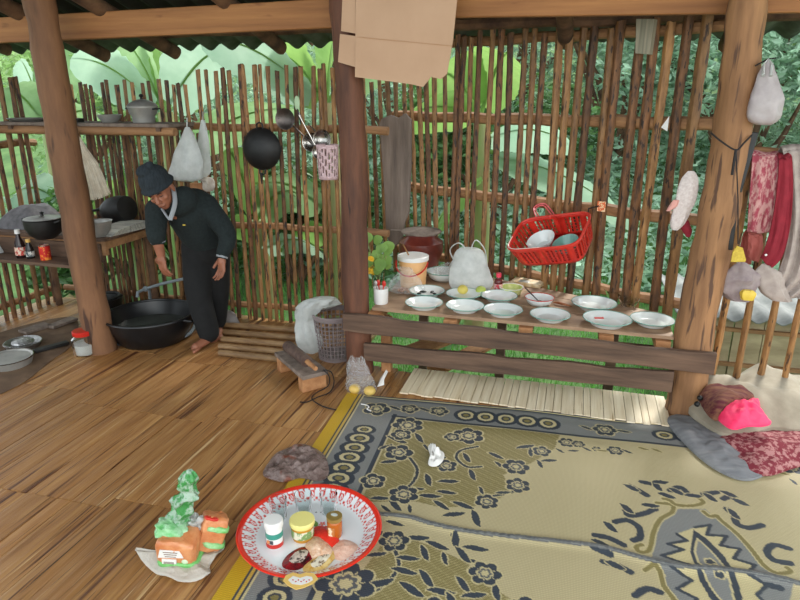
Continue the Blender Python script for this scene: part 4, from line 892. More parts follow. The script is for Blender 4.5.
# can
L = on_tray(275, 544); t = thing('tin_can', L, 'small white-lidded can with green and red print, left on the tray', 'can')
q = MB(); q.lathe([(.001, 0), (.0215, 0), (.0225, .004), (.0225, .058), (.0215, .06), (.001, .06)], seg=32); obj('can_body', q, M['white'], t, world=False)
q = MB(); q.lathe([(.0227, .030), (.0232, .030), (.0232, .046), (.0227, .046)], seg=32); obj('green_band', q, mat('teal_print', (60, 140, 124), .4), t, world=False)
q = MB(); q.lathe([(.0227, .002), (.0233, .002), (.0233, .014), (.0227, .014)], seg=32); obj('red_band', q, M['red'], t, world=False)
q = MB(); q.box((0, -.0232, .022), (.014, .002, .010)); q.m = 1; q.box((-.006, -.0230, .023), (.008, .003, .008)); obj('print', q, [mat('dark_print', (60, 66, 72), .5), mat('orange_print', (222, 140, 90), .5)], t, world=False)
q = MB(); q.lathe([(.001, .059), (.0245, .059), (.0255, .062), (.0255, .076), (.024, .079), (.001, .080)], seg=32); obj('lid', q, M['white'], t, world=False)
# jar with yellow lid, and honey jar
L = on_tray(303, 537); t = thing('jar', L, 'squat jar with a big pale-yellow lid in the centre of the tray', 'jar')
q = MB(); q.lathe([(.001, 0), (.028, 0), (.031, .01), (.031, .045), (.001, .046)], seg=32); obj('jar_body', q, mat('amber_paste', (196, 140, 48), .2), t, world=False)
q = MB(); q.lathe([(.0312, .012), (.0318, .012), (.0318, .036), (.0312, .036)], seg=32); obj('paper_label', q, LB('green_white_label', (222, 216, 190), (120, 150, 90)), t, world=False)
q = MB(); q.lathe([(.001, .045), (.034, .045), (.0355, .049), (.0355, .058), (.034, .061), (.001, .062)], seg=32); obj('lid', q, mat('pale_yellow_lid', (228, 218, 134), .4), t, world=False)
L = on_tray(335, 535); t = thing('jar', L, 'small honey jar with a gold lid, right of the yellow-lidded jar', 'jar')
q = MB(); q.lathe([(.001, 0), (.019, 0), (.021, .006), (.021, .045), (.017, .052), (.001, .053)], seg=28); obj('jar_body', q, mat('honey', (176, 92, 24), .12, coat=.5), t, world=False)
q = MB(); q.box((-.002, -.0212, .024), (.018, .002, .026)); obj('paper_label', q, LB('cream_label', (226, 214, 186), (186, 120, 60)), t, world=False)
q = MB(); q.lathe([(.001, .052), (.021, .052), (.022, .055), (.022, .064), (.001, .066)], seg=28); q.m = 1; q.lathe([(.001, .0665), (.010, .0665), (.010, .0675), (.001, .068)], seg=20, sy=.6)
obj('lid', q, [mat('gold_lid', (176, 150, 84), .35, .6), mat('grey_lid_print', (190, 196, 190), .4)], t, world=False)
for nm_, k_ in (('tin_can', 1.38), ('jar', 1.34), ('jar.001', 1.36)): bpy.data.objects[nm_].scale = (k_, k_, k_)
# sachets
def sachet(pts, z, H, m, name, label, m2=None, n=28):
    q = MB(); o = smooth_outline([Vector((p.x, p.y, 0)) for p in [at(a, b, z=z) for a, b in pts]], n); q.mound([(p.x, p.y) for p in o], H, .002, 1.6, .004, 55, 7, z0=z)
    if m2: 
        k = len(q.mi); 
        for i in range(k):
            if i < n*7 and i >= n*3: q.mi[i] = 1
    return tag(obj(name, q, [m, m2] if m2 else m), label, 'sachet' if 'sachet' in name else name.replace('_', ' '))
sachet([(311, 532), (320, 526), (332, 531), (340, 543), (333, 549), (322, 545)], TZ+.001, .016, mat('red_foil', (222, 52, 38), .3, bump=.4, bscale=(90, 90, 90)), 'sachet', 'bright red sachet between the yellow-lidded jar and the honey jar')
sachet([(333, 546), (344, 540), (357, 545), (357, 552), (345, 561), (332, 557)], TZ+.001, .017, mat('pink_clear_bag', (222, 170, 146), .3, c2=(232, 196, 176), scale=(60, 60, 60), bump=.6), 'food_bag', 'pinkish clear bag of food at the right side of the tray')
sachet([(305, 547), (316, 536), (330, 545), (334, 556), (322, 561), (310, 557)], TZ+.002, .024, mat('pale_orange_bag', (214, 160, 120), .3, c2=(236, 206, 180), scale=(70, 70, 70), bump=.8), 'food_bag', 'pale orange wrinkled bag of food in front of the yellow-lidded jar')
sachet([(282, 566), (287, 556), (300, 548), (314, 548), (313, 557), (304, 567), (292, 571)], TZ+.001, .012, mat('dark_red_foil', (150, 30, 36), .25, c2=(50, 26, 28), scale=(45, 45, 45)), 'sachet', 'dark red and black sachet with a pale oval, front left on the tray', mat('pale_oval_print', (206, 190, 176), .4, c2=(70, 56, 50), scale=(70, 70, 70), lo=.5, hi=.6))
sachet([(303, 568), (316, 557), (330, 548), (338, 552), (332, 562), (320, 573), (308, 575)], TZ+.002, .012, mat('gold_foil', (206, 150, 52), .3, c2=(230, 204, 140), scale=(50, 50, 50)), 'sachet', 'gold sachet with a brown oval, front right on the tray', mat('cream_oval_print', (228, 218, 196), .4, c2=(110, 78, 50), scale=(60, 60, 60), lo=.52, hi=.6))
# heart-shaped gold card on the rim
hp = [(283, 581), (286, 576), (293, 573), (300, 575), (306, 573), (314, 574), (318, 579), (313, 584), (304, 588), (296, 590), (288, 586)]
hp2 = [(288, 580), (293, 576), (300, 578), (307, 576), (312, 577), (313, 580), (308, 583), (301, 585), (292, 584)]
q = MB(); n0 = at(300, 580, z=.055); q.prism([at(a, b, z=.0565) for a, b in hp], (0, 0, .003)); q.m = 1; q.prism([at(a, b, z=.0597) for a, b in hp2], (0, 0, .0006)); q.m = 2
for k in range(7): c = at(293+k*2.7, 580+(k % 2)*1.6, z=.0603); q.box(c, (.006, .004, .0008), Euler((0, 0, k)))
tag(obj('paper_card', q, [mat('gold_card', (222, 184, 104), .4), M['white'], M['red']], smooth=False), 'heart-shaped gold and white card with red print over the front rim of the tray', 'card')
# ============================================================ CARDBOARD AND HIGH HANGING THINGS
def px_prism(pts, Y, th): return [at(a, b, Y=Y) for a, b in pts], (0, th, 0)
t = thing('cardboard_sheet', at(400, 80, Y=3.215), 'flattened brown cardboard box hung over the top of the middle post', 'cardboard')
q = MB(); p, d = px_prism([(356, -40), (461, -40), (457, 0), (453, 40), (447, 74), (441, 79), (431, 77), (423, 87), (410, 84), (355, 77)], 3.215, .006); q.prism(p, d); obj('panel', q, M['cardboard'], t, smooth=False)
for pts in ([(344, -40), (355.4, -40), (355.4, 33.5), (341, 31)], [(340, 34), (355.4, 36), (355, 67), (338, 62)]):
    q = MB(); p, d = px_prism(pts, 3.22, .005); q.prism(p, d); obj('flap', q, M['cardboard'], t, smooth=False)
q = MB(); a, b = at(357, 37, Y=3.212), at(452, 46, Y=3.212); q.beam(a, b, .003, .003); obj('crease', q, mat('crease_brown', (172, 132, 96), .8), t)
# corrugated box piece high on the right slats
pp = [onfence(*k) for k in ((641, 20), (659, 20), (654, 55), (640, 54))]; q = MB(); q.prism([p-Vector((fn.x, fn.y, 0))*.07 for p in pp], Vector((fn.x, fn.y, 0))*.05)
tag(obj('box_scrap', q, mat('grey_green_ribbed_card', (120, 118, 100), .8, c2=(160, 152, 132), scale=(60, 60, 2)), bevel=.002), 'small grey-green ribbed box piece tucked at the top of the right slats', 'box')
def fence_patch(pts, m, name, label, cat, off=.06, th=.004):
    q = MB(); q.prism([onfence(a, b)-Vector((fn.x, fn.y, 0))*off for a, b in pts], Vector((fn.x, fn.y, 0))*th); return tag(obj(name, q, m), label, cat)
fence_patch([(601, 200), (609, 201), (608, 211), (600, 210)], mat('orange_print_paper', (226, 110, 60), .6, c2=(240, 214, 170), scale=(90, 90, 90), lo=.5, hi=.53), 'paper_scrap', 'tiny orange and white paper scrap on the middle rail of the right slats', 'paper', .045)
fence_patch([(664, 127), (672, 116), (670, 131)], M['white'], 'paper_scrap', 'small white triangle of paper on the upper rail of the right slats', 'paper', .045)

# ---- wok on the back wall
c = at(261, 149, Y=3.93); R = .138
t = thing('wok', (c.x, 3.93, c.z-R), 'round black wok hanging flat on the slats of the back wall', 'wok')
q = MB(); q.xf = Matrix.Translation(c) @ Matrix.Rotation(radians(90), 4, 'X') @ Matrix.Rotation(radians(0), 4, 'Z')
q.lathe([(.001, .050), (.05, .047), (.095, .032), (.122, .012), (R, -.004), (R+.003, -.010), (R-.002, -.010), (.10, .012), (.05, .038), (.001, .042)], seg=48); obj('pan', q, M['black'], t)
for sg in (1, -1):
    q = MB(); z0 = c.z+sg*(R-.006); q.tube([(c.x-.022, 3.935, z0), (c.x-.020, 3.93, z0+sg*.030), (c.x, 3.93, z0+sg*.040), (c.x+.02, 3.93, z0+sg*.030), (c.x+.022, 3.935, z0)], .006, 8); obj('handle', q, M['black'], t)
q = MB(); e = at(262, 184, Y=3.93); q.tube([(c.x-.01, 3.93, c.z-R-.02), (e.x, 3.93, e.z)], [.012, .004], 8); obj('handle_tip', q, M['black'], t)
# ---- ladles bundled on a nail
Yl = 3.92
M['dsteel'] = mat('dark_steel', (90, 82, 78), .35, .8)
def ladle(name, label, head, rpx, nail, m='steel', hole=False, flat=.35, Y=Yl, tiltd=.0):
    h = at(*head, Y=Y); n = at(*nail, Y=Y); r = rpx/150; t = thing(name, (h.x, Y, h.z-r), label, name.split('_')[-1])
    q = MB(); q.xf = Matrix.Translation(h) @ Matrix.Rotation(radians(90), 4, 'X') @ Matrix.Rotation(tiltd, 4, 'Y')
    q.lathe([(.001, -r*flat), (r*.5, -r*flat*.85), (r*.85, -r*flat*.4), (r, 0), (r*1.03, .002), (r*.97, .001), (r*.8, -r*flat*.3), (r*.45, -r*flat*.7), (.001, -r*flat*.85)], seg=28)
    if hole:
        for k in range(19):
            a = k*2.4; rr = r*.8*sqrt(k/19); q.m = 1; q.ball((cos(a)*rr, sin(a)*rr, -r*flat*(1-(rr/r)**2)*.95), (.0045, .0045, .002), 6, 4)
    obj('bowl_end', q, [M[m], M['black']] if hole else M[m], t)
    d = (n-h).normalized(); q = MB(); q.tube([h+d*r, h+d*r*1.2+Vector((0, .012, 0)), n], [.006, .005, .004], 6); obj('handle', q, M[m], t); return t
ladle('skimmer', 'dark perforated steel skimmer, upper left of the hanging utensils', (285, 119), 10, (318, 150), hole=True, m='dsteel')
ladle('ladle', 'polished steel ladle pointing down-right from the nail, left of the other ladle', (311, 142), 9, (296, 106), flat=.6)
ladle('ladle', 'polished steel ladle nearest the middle post, above the pink basket', (322, 139), 9, (308, 124), flat=.5, Y=3.90)
ladle('steel_spoon', 'steel serving spoon hanging lowest, over the pink basket', (318, 152), 6, (299, 115), flat=.4, Y=3.885)
h = at(297, 103, Y=Yl); q = MB(); q.ball(h, (.020, .006, .045), 14, 10); q.m = 1; q.tube([h-Vector((0, 0, .035)), at(301, 124, Y=Yl)], .005, 6)
tag(obj('spatula', q, [mat('pale_green_plastic', (170, 196, 156), .4), M['black']]), 'pale green plastic spatula at the top of the hanging utensils', 'spatula')
# perforated pink basket of cutlery
c = at(328, 166, Y=3.87); t = thing('utensil_basket', (c.x, 3.87, at(328, 179, Y=3.87).z), 'small perforated pink-white plastic basket hanging beside the middle post', 'basket')
mp = mat('pink_white_plastic', (206, 176, 178), .4); q = MB(); n = 40; rows = 10; vs = []
for i in range(rows+1):
    z = .0+.215*i/rows
    for k in range(n): a = 2*pi*k/n; r = .062+.012*i/rows; vs.append((c.x+cos(a)*r, 3.87+sin(a)*r*.7, t.location.z+z))
q.add(vs, [(i*n+k, i*n+(k+1) % n, (i+1)*n+(k+1) % n, (i+1)*n+k) for i in range(rows) for k in range(n) if i in (0, 9) or k % 2 or (i+k//2) % 3 == 0])
q.add(vs[:n], [tuple(range(n))]); obj('side', q, mp, t, solid=.003)
q = MB(); q.tube([Vector((c.x+cos(a)*.075, 3.87+sin(a)*.053, t.location.z+.216)) for a in [2*pi*k/24 for k in range(25)]], .004, 6, caps=False); obj('rim', q, mp, t)

# ============================================================ KITCHEN CORNER
KZ = .70
t = thing('kitchen_counter', (-3.45, 3.7, 0), 'rough dark wooden counter in the left corner, stacked with pots', 'counter')
q = MB()
for k in range(4): q.box((-3.48, 3.48+.145*k, KZ-.012), (1.02, .14, .024))
obj('counter_top', q, M['board'], t, bevel=.003)
q = MB(); q.beam((-2.975, 3.40, KZ-.045), (-2.975, 3.97, KZ-.045), .035, .05); q.beam((-3.98, 3.42, KZ-.07), (-2.97, 3.42, KZ-.07), .03, .09); obj('bearer', q, M['rail'], t)
q = MB(); q.box((-3.5, 3.30, .548), (1.0, .17, .022)); obj('low_shelf', q, M['board'], t, bevel=.003)
q = MB(); q.box((-3.5, 3.40, .60), (1.0, .02, .13)); obj('back_board', q, M['board'], t, bevel=.003)
for x, y, h in ((-3.92, 3.25, .54), (-3.06, 3.25, .54), (-3.03, 3.92, .675), (-3.92, 3.9, .675)): q = MB(); q.tube([(x, y, 0), (x, y, h)], .025, 8, wob=.1); obj('leg', q, M['log'], t)
def pot(L, prof, m, name, label, cat, lid=None, handles=0, hz=0, hr=0, knob=None, lidm='alu'):
    t = thing(name, L, label, cat); q = MB(); q.lathe(prof, seg=36); obj('pot_body', q, M[m], t, world=False)
    if lid: q = MB(); q.lathe(lid, seg=36); l = obj('lid', q, M[lidm], t, world=False)
    if knob: q = MB(); q.lathe([(.001, knob), (.012, knob), (.008, knob+.012), (.016, knob+.022), (.001, knob+.03)], seg=14); obj('knob', q, M['black'], l, world=False)
    for k in range(handles):
        s = 1 if k else -1; q = MB(); q.tube([(s*hr, -.03, hz), (s*(hr+.028), -.022, hz+.008), (s*(hr+.028), .022, hz+.008), (s*hr, .03, hz)], .006, 8); obj('handle', q, M[m], t, world=False)
    return t
L = at(46, 238, z=KZ); pot(L, [(.001, 0), (.06, 0), (.095, .03), (.115, .075), (.118, .125), (.124, .13), (.120, .134), (.112, .125), (.10, .06), (.001, .02)], 'black', 'cooking_pot', 'sooty black cooking pot with a steel lid on the counter, left of the left post', 'pot',
    lid=[(.116, .128), (.112, .136), (.06, .146), (.001, .15)], handles=2, hz=.115, hr=.118, knob=.148)
for nm, (px, py), rr, hh in (('a', (100, 236), .085, .105),):
    L = at(px, py, z=KZ); pot(L, [(.001, .004), (.05, .004), (.075, .04), (.085, .10), (.09, .104), (.082, .098), (.070, .03), (.05, 0), (.001, 0)], 'alu', 'metal_bowl', 'deep dull metal bowl on the counter right behind the left post', 'bowl')
# black kettle-like pot lying on its side at the back
L = at(118, 222, Y=3.84); t = thing('black_pot', (L.x, 3.84, KZ), 'big soot-black pot lying on its side at the back of the counter', 'pot')
c = Vector((L.x, 3.84, KZ+.105)); q = MB(); q.xf = Matrix.Translation(c) @ Matrix.Rotation(radians(78), 4, 'Y') @ Matrix.Rotation(radians(10), 4, 'X')
q.lathe([(.001, -.11), (.05, -.11), (.075, -.09), (.098, -.03), (.100, .05), (.088, .12), (.001, .135)], seg=32); obj('pot_body', q, M['black'], t)
q = MB(); q.tube(smooth_path([c+Vector((-.09, -.02, .02)), c+Vector((-.15, -.05, .0)), c+Vector((-.23, -.06, .015))], 5), [.03, .027, .025, .022, .02, .018, .017, .016, .015, .014, .013], 8, squash=.5); obj('handle', q, M['black'], t)
# newspapers
t = thing('newspaper_stack', at(132, 228, z=KZ), 'stack of folded newspapers on the right edge of the counter, beside the stooping person', 'newspapers'); b = t.location
mnews = mat('newsprint', (190, 188, 178), .8, c2=(150, 150, 146), scale=(5, 60, 5), lo=.45, hi=.6)
for k in range(5): q = MB(); q.box((b.x+.004*(k % 2), 3.70+.005*k, KZ+.005+.009*k), (.17, .34, .0075), Euler((0, 0, .06*(k-2)))); obj('newspaper', q, mnews, t)
t.location.y = 3.70
for ch in [o for o in bpy.data.objects if o.parent == t]: ch.location.y -= 3.70-b.y if False else 0
# grey and white bags on the counter
q = MB(); o_ = smooth_outline([Vector((x, y, 0)) for x, y in ((-3.98, 3.52), (-3.72, 3.50), (-3.62, 3.62), (-3.64, 3.82), (-3.85, 3.92), (-3.97, 3.8))], 26); q.mound([(p.x, p.y) for p in o_], .13, .01, 3, .03, 9, 9, z0=KZ)
tag(obj('sack', q, mat('grey_sack', (120, 118, 122), .7, c2=(92, 90, 92), scale=(20, 20, 20))), 'grey sack lying on the counter left of the sooty cooking pot', 'sack')
q = MB(); o_ = smooth_outline([Vector((x, y, 0)) for x, y in ((-3.98, 3.30), (-3.84, 3.29), (-3.80, 3.38), (-3.90, 3.37), (-3.97, 3.37))], 20); q.mound([(p.x, p.y) for p in o_], .12, .01, 3, .015, 9, 6, z0=.56)
tag(obj('plastic_bag', q, M['polyw']), 'white plastic bag on the low shelf at the left edge of the picture', 'bag')
# bottles and can on the low shelf
SZ = .5595
def shelfL(px): p = at(px, 261, z=SZ); p.y = 3.30; k = at(px, 258, Y=3.30); return Vector((k.x, 3.30, SZ))
bottle(shelfL(22), [(.001, 0), (.031, 0), (.033, .07), (.030, .10), (.015, .14), (.013, .165)], mat('soy_bottle', (40, 22, 20), .1), .163, .017, .028, M['white'], LB('red_white_label', (222, 200, 180), (190, 60, 50)), 'taller dark sauce bottle with a white cap on the low shelf', labz=(.02, .075, .0335))
bottle(shelfL(31), [(.001, 0), (.024, 0), (.026, .055), (.023, .075), (.013, .10), (.012, .112)], mat('sauce_bottle', (34, 32, 30), .1), .11, .015, .02, mat('amber_cap', (214, 170, 90), .4), LB('white_label', (206, 206, 198), (70, 80, 84)), 'shorter dark sauce bottle on the low shelf, between the tall bottle and the red can', labz=(.015, .05, .0262))
L = shelfL(46); t = thing('tin_can', L, 'red and orange spotted tin can on the low shelf', 'can'); q = MB(); q.lathe([(.001, 0), (.033, 0), (.034, .003), (.034, .094), (.001, .095)], seg=28)
obj('can_body', q, mat('red_spotted_tin', (204, 38, 36), .4, c2=(240, 150, 60), scale=(50, 50, 50), lo=.52, hi=.58), t, world=False); q = MB(); q.lathe([(.030, .094), (.0345, .094), (.0345, .099), (.030, .099)], seg=28); obj('rim', q, M['steel'], t, world=False)

# high shelf
t = thing('high_shelf', (-3.3, 3.75, 1.38), 'long narrow wooden shelf high on the back wall, holding a steamer and a bowl', 'shelf'); HZ = 1.425
q = MB(); q.box((-3.27, 3.80, HZ-.012), (1.42, .30, .022)); obj('shelf_board', q, M['greywood'], t, bevel=.003)
q = MB(); q.tube([(-3.98, 3.66, HZ-.052), (-2.52, 3.66, HZ-.05)], .028, 10, wob=.1); obj('front_pole', q, M['rail'], t)
for x in (-3.8, -2.62): q = MB(); q.beam((x, 3.62, HZ-.035), (x, 4.0, HZ-.035), .03, .024); obj('bracket', q, M['board'], t)
L = Vector((at(144, 121, Y=3.78).x, 3.78, HZ-.001)); t = thing('steamer', L, 'dull metal steamer with a domed lid and knob on the high shelf', 'steamer')
q = MB(); q.lathe([(.001, 0), (.068, 0), (.072, .01), (.074, .045), (.088, .06), (.094, .095), (.098, .10), (.001, .10)], seg=36); obj('pot_body', q, M['alu'], t, world=False)
q = MB(); q.lathe([(.099, .099), (.100, .106), (.085, .125), (.05, .142), (.022, .150), (.001, .152)], seg=36); l = obj('lid', q, M['alu'], t, world=False)
q = MB(); q.lathe([(.001, .150), (.010, .150), (.008, .162), (.016, .170), (.012, .182), (.001, .186)], seg=14); obj('knob', q, M['black'], l, world=False)
for s in (-1, 1): q = MB(); q.tube([(s*.093, -.025, .088), (s*.118, -.018, .092), (s*.118, .018, .092), (s*.093, .025, .088)], .005, 8); obj('handle', q, M['black'], t, world=False)
L = Vector((at(110, 121, Y=3.76).x, 3.76, HZ-.001)); q = MB(); q.lathe([(.001, .004), (.045, .004), (.066, .028), (.078, .052), (.080, .050), (.068, .024), (.046, 0), (.001, 0)], L, 32); tag(obj('bowl', q, M['alu']), 'shallow grey metal bowl on the high shelf, left of the steamer', 'bowl')
L = Vector((at(27, 119, Y=3.8).x, 3.8, HZ-.001)); q = MB(); q.lathe([(.001, .003), (.10, .003), (.125, .022), (.128, .020), (.102, 0), (.001, 0)], L, 36); tag(obj('tray', q, M['alu']), 'wide flat metal tray on the high shelf, left of the left post', 'tray')
q = MB(); q.box((at(75, 120, Y=3.75).x, 3.75, HZ+.012), (.07, .09, .024)); q.m = 1; q.box((at(75, 120, Y=3.75).x, 3.75, HZ+.0255), (.05, .06, .003)); tag(obj('small_box', q, [M['black'], M['grey']], bevel=.003), 'small dark box on the high shelf just right of the left post', 'box')
# straw broom hanging from the shelf
t = thing('straw_broom', at(88, 196, Y=3.60), 'pale straw hand broom hanging from the high shelf, right of the left post', 'broom'); q = MB(); rs = random.Random(6)
A0 = at(77, 136, Y=3.60)
for k in range(620):
    u, w = rs.random(), rs.uniform(-1, 1); px = 80+u*30+rs.uniform(-1, 1); py = 201-u*5-abs(u-.5)*6+rs.uniform(-2, 2); e = at(px, py, Y=3.60+w*.025*(1-abs(u-.5)))
    s = A0+Vector((rs.uniform(-.012, .012), rs.uniform(-.012, .012), rs.uniform(-.01, .01))); mid = s.lerp(e, .5)+Vector(((u-.5)*.04+.012, w*.012, 0)); q.tube([s, mid, e], [.0018, .0016, .0009], 3, caps=False)
o = obj('bristles', q, mat('pale_straw', (214, 200, 176), .8, c2=(232, 222, 204), scale=(30, 30, 30), island=.18), t); o['kind'] = 'stuff'
q = MB(); q.tube([A0+Vector((-.006, 0, .075)), A0+Vector((.004, 0, -.01))], [.010, .016], 8); obj('handle', q, M['slatl'], t)
q = MB(); q.tube([A0+Vector((0, 0, .05)), A0+Vector((-.005, .04, .11))], .003, 5); obj('hanging_loop', q, M['cord'], t)
# white bags hanging from the shelf end
def hangbag(name, label, rows, Y, depth, m='polyw', lump=.14):
    p = at(rows[-1][0], rows[-1][1], Y=Y); t = thing(name, (p.x, Y, p.z), label, 'bag'); obj('bag_body', loft_px(rows, Y, depth, 22, lump), M[m], t); return t
t = hangbag('carrier_bag', 'white translucent bag hanging below the right end of the high shelf', [(187, 127, 2), (188, 135, 6), (188, 146, 10), (187, 158, 14), (186, 170, 16), (186, 178, 15), (186, 181, 8)], 3.72, .5)
q = MB(); q.tube([at(187, 128, Y=3.72), at(187, 118, Y=3.70)], [.006, .004], 6); obj('knot', q, M['polyw'], t)
t = hangbag('carrier_bag', 'greenish white bag hanging right of the other bag, above the stooping person', [(203, 120, 2), (203, 132, 4), (203, 145, 6), (203, 160, 7), (203, 172, 7), (203, 177, 3)], 3.84, .5)
q = MB(); q.tube([at(203, 121, Y=3.84), at(203, 112, Y=3.98)], [.005, .004], 6); obj('knot', q, M['polyw'], t)
# stake with rag
p = at(197, 183, Y=3.86); q = MB(); q.box((p.x, 3.86, p.z/2), (.10, .03, p.z)); tag(obj('stake_board', q, M['joist'], bevel=.004), 'brown upright board behind the back of the stooping person', 'board')
q = MB(); r0 = at(208, 184, Y=3.83); o_ = loft_px([(209, 191, 3), (209, 187, 5), (208, 181, 5), (204, 178, 6), (198, 177, 5)], 3.85, 1.0, 16, .3); tag(obj('rag', o_, mat('off_white_rag', (206, 198, 188), .9, c2=(176, 164, 150), scale=(30, 30, 30))), 'crumpled off-white rag on top of the brown upright board', 'cloth')

# ---- things on the floor at the left
c = at(150, 313, z=.19); bc = Vector((c.x, c.y+.0, .0))
t = thing('wash_basin', bc, 'big black rubber wash basin on the floor before the stooping person', 'basin'); R = .30
q = MB(); q.lathe([(.001, .012), (.19, .012), (.215, .03), (.27, .14), (.285, .185), (.30, .192), (.302, .186), (.29, .178), (.276, .12), (.222, .012), (.205, 0), (.001, 0)], seg=64); obj('basin_body', q, M['blackpl'], t, world=False)
q = MB(); q.tube([(cos(a)*.296, sin(a)*.296, .19) for a in [2*pi*k/48 for k in range(49)]], .010, 8, caps=False); obj('rim', q, M['blackpl'], t, world=False)
for s in (-1, 1): q = MB(); q.tube([(s*.29, -.05, .18), (s*.335, -.035, .172), (s*.335, .035, .172), (s*.29, .05, .18)], .010, 8); obj('handle', q, M['blackpl'], t, world=False)
q = MB(); q.lathe([(.001, .095), (.249, .095)], seg=48); stuff(tag(obj('dish_water', MB().lathe([(.0005, .09), (.24, .09), (.243, .10), (.0005, .10)], bc, 48), mat('murky_water', (74, 78, 74), .08)), 'murky grey water inside the black basin', 'water'))
# water pipe and tap
t = thing('water_pipe', (at(143, 292, Y=3.86).x, 3.86, 0), 'grey plastic water pipe with a tap, reaching over the black basin', 'pipe')
a, b, e = at(143, 290, Y=3.86), at(183, 278, Y=3.90), at(143, 300, Y=3.86)
mpipe = mat('grey_pipe', (140, 150, 156), .4); q = MB(); q.tube([(a.x-.02, 3.95, 0.0), (a.x-.015, 3.95, a.z-.02), (a.x, 3.90, a.z)], .012, 10); obj('riser', q, mpipe, t)
q = MB(); q.tube([a+Vector((0, .04, 0)), a.lerp(b, .5)+Vector((0, 0, .004)), b+Vector((.1, 0, .02))], .011, 10); obj('pipe', q, mpipe, t)
q = MB(); q.ball(a+Vector((0, .03, 0)), .022, 12, 8); q.tube([a, a+Vector((-.01, -.05, -.005)), a+Vector((-.01, -.06, -.04))], .012, 8); obj('tap', q, mpipe, t)
q = MB(); q.tube(smooth_path([at(187, 306, Y=3.72), at(193, 314, Y=3.70), at(195, 324, Y=3.66), at(190, 333, Y=3.55), at(180, 338, z=.02)], 6), .012, 8); tag(obj('hose', q, mpipe), 'grey-blue hose curving down behind the stooping legs', 'hose')
# jar with red lid
L = at(85, 355, z=0)+Vector((-.01, .02, 0)); t = thing('glass_jar', L, 'glass jar of white salt with a red lid at the foot of the left post', 'jar')
q = MB(); q.lathe([(.001, .004), (.062, .004), (.070, .015), (.070, .11), (.052, .128), (.052, .136), (.054, .136), (.055, .128), (.073, .11), (.073, .014), (.064, 0), (.001, 0)], seg=36); obj('jar_body', q, M['glass'], t, world=False)
q = MB(); q.lathe([(.001, .006), (.060, .006), (.068, .016), (.068, .075), (.001, .080)], seg=30); obj('salt', q, mat('coarse_salt', (214, 206, 200), .8), t, world=False)
q = MB(); q.lathe([(.001, .136), (.060, .134), (.062, .138), (.062, .160), (.058, .164), (.001, .166)], seg=36); obj('lid', q, M['red'], t, world=False)
# pan, foil plate
L = at(10, 366, z=0); t = thing('frying_pan', L, 'grey flat pan on the floor at the left edge of the picture', 'pan'); q = MB(); q.lathe([(.001, .05), (.125, .052), (.135, .062), (.138, .060), (.12, .0), (.001, 0)], seg=36); obj('pan_body', q, M['alu'], t, world=False)
q = MB(); q.tube([(cos(a)*.137, sin(a)*.137, .061) for a in [2*pi*k/36 for k in range(37)]], .004, 6, caps=False); obj('rim', q, M['steel'], t, world=False)
L = at(9, 355, z=.0)+Vector((0, .12, 0)); q = MB(); q.lathe([(.001, .02), (.08, .02), (.11, .05), (.115, .048), (.085, .0), (.001, 0)], L, 36, wob=.04); q.ball(L+Vector((0, 0, .045)), (.07, .07, .02), 14, 8)
tag(obj('foil_dish', q, mat('crinkled_foil', (190, 190, 190), .3, .9, bump=1, bscale=(60, 60, 60))), 'dish covered in crinkled foil behind the grey pan', 'dish')
# dark hearth mat and boards
q = MB(); o_ = [at(a, b, z=0) for a, b in ((-20, 345), (10, 330), (60, 318), (78, 322), (72, 345), (50, 362), (20, 385), (-20, 395))]; o_ = smooth_outline([Vector((p.x, p.y, 0)) for p in o_], 40); q.mound([(p.x, p.y) for p in o_], .012, .003, 6, .004, 8, 6, z0=.0012)
tag(obj('hearth', q, mat('sooty_earth', (92, 72, 56), .95, c2=(120, 96, 74), scale=(9, 9, 9), bump=.4)), 'dark sooty patch of earth on the floor in the left corner', 'hearth')
for (a, b), (c_, d_), w, lb in (((22, 332), (48, 324), .10, 'pale flat board lying on the sooty patch near the side wall'), ((34, 351), (68, 342), .05, 'dark narrow stick of firewood on the sooty patch'), ((50, 327), (74, 318), .08, 'grey board lying nearest the left post on the sooty patch')):
    p1, p2 = at(a, b, z=.03), at(c_, d_, z=.03); tag(obj('firewood', MB().beam((p1.x, p1.y, .028), (p2.x, p2.y, .028), w, .02), M['greywood' if 'pale' in lb or 'grey' in lb else 'black'], bevel=.003), lb, 'firewood')
q = MB(); o_ = smooth_outline([Vector((p.x, p.y, 0)) for p in [at(a, b, z=0) for a, b in ((109, 335), (118, 327), (130, 329), (134, 338), (124, 345), (112, 344))]], 24); q.mound([(p.x, p.y) for p in o_], .05, .01, 3, .03, 22, 7)
tag(obj('plastic_bag', q, mat('grey_plastic', (96, 100, 104), .3, bump=.6)), 'crumpled grey plastic bag on the floor in front of the black basin', 'bag')
L = at(110, 318, z=0); t = thing('charcoal_stove', (L.x+.0, 3.72, 0), 'dark round charcoal stove behind the left post', 'stove'); q = MB(); q.lathe([(.001, 0), (.085, 0), (.10, .02), (.115, .15), (.12, .17), (.10, .165), (.08, .1), (.001, .09)], seg=30, wob=.02); obj('stove_body', q, M['black'], t, world=False)
q = MB()
q.tube([(cos(a_)*.10, sin(a_)*.10, .178) for a_ in [2*pi*k/24 for k in range(25)]], .010, 8, caps=False)
obj('pot_rest', q, M['black'], t, world=False)
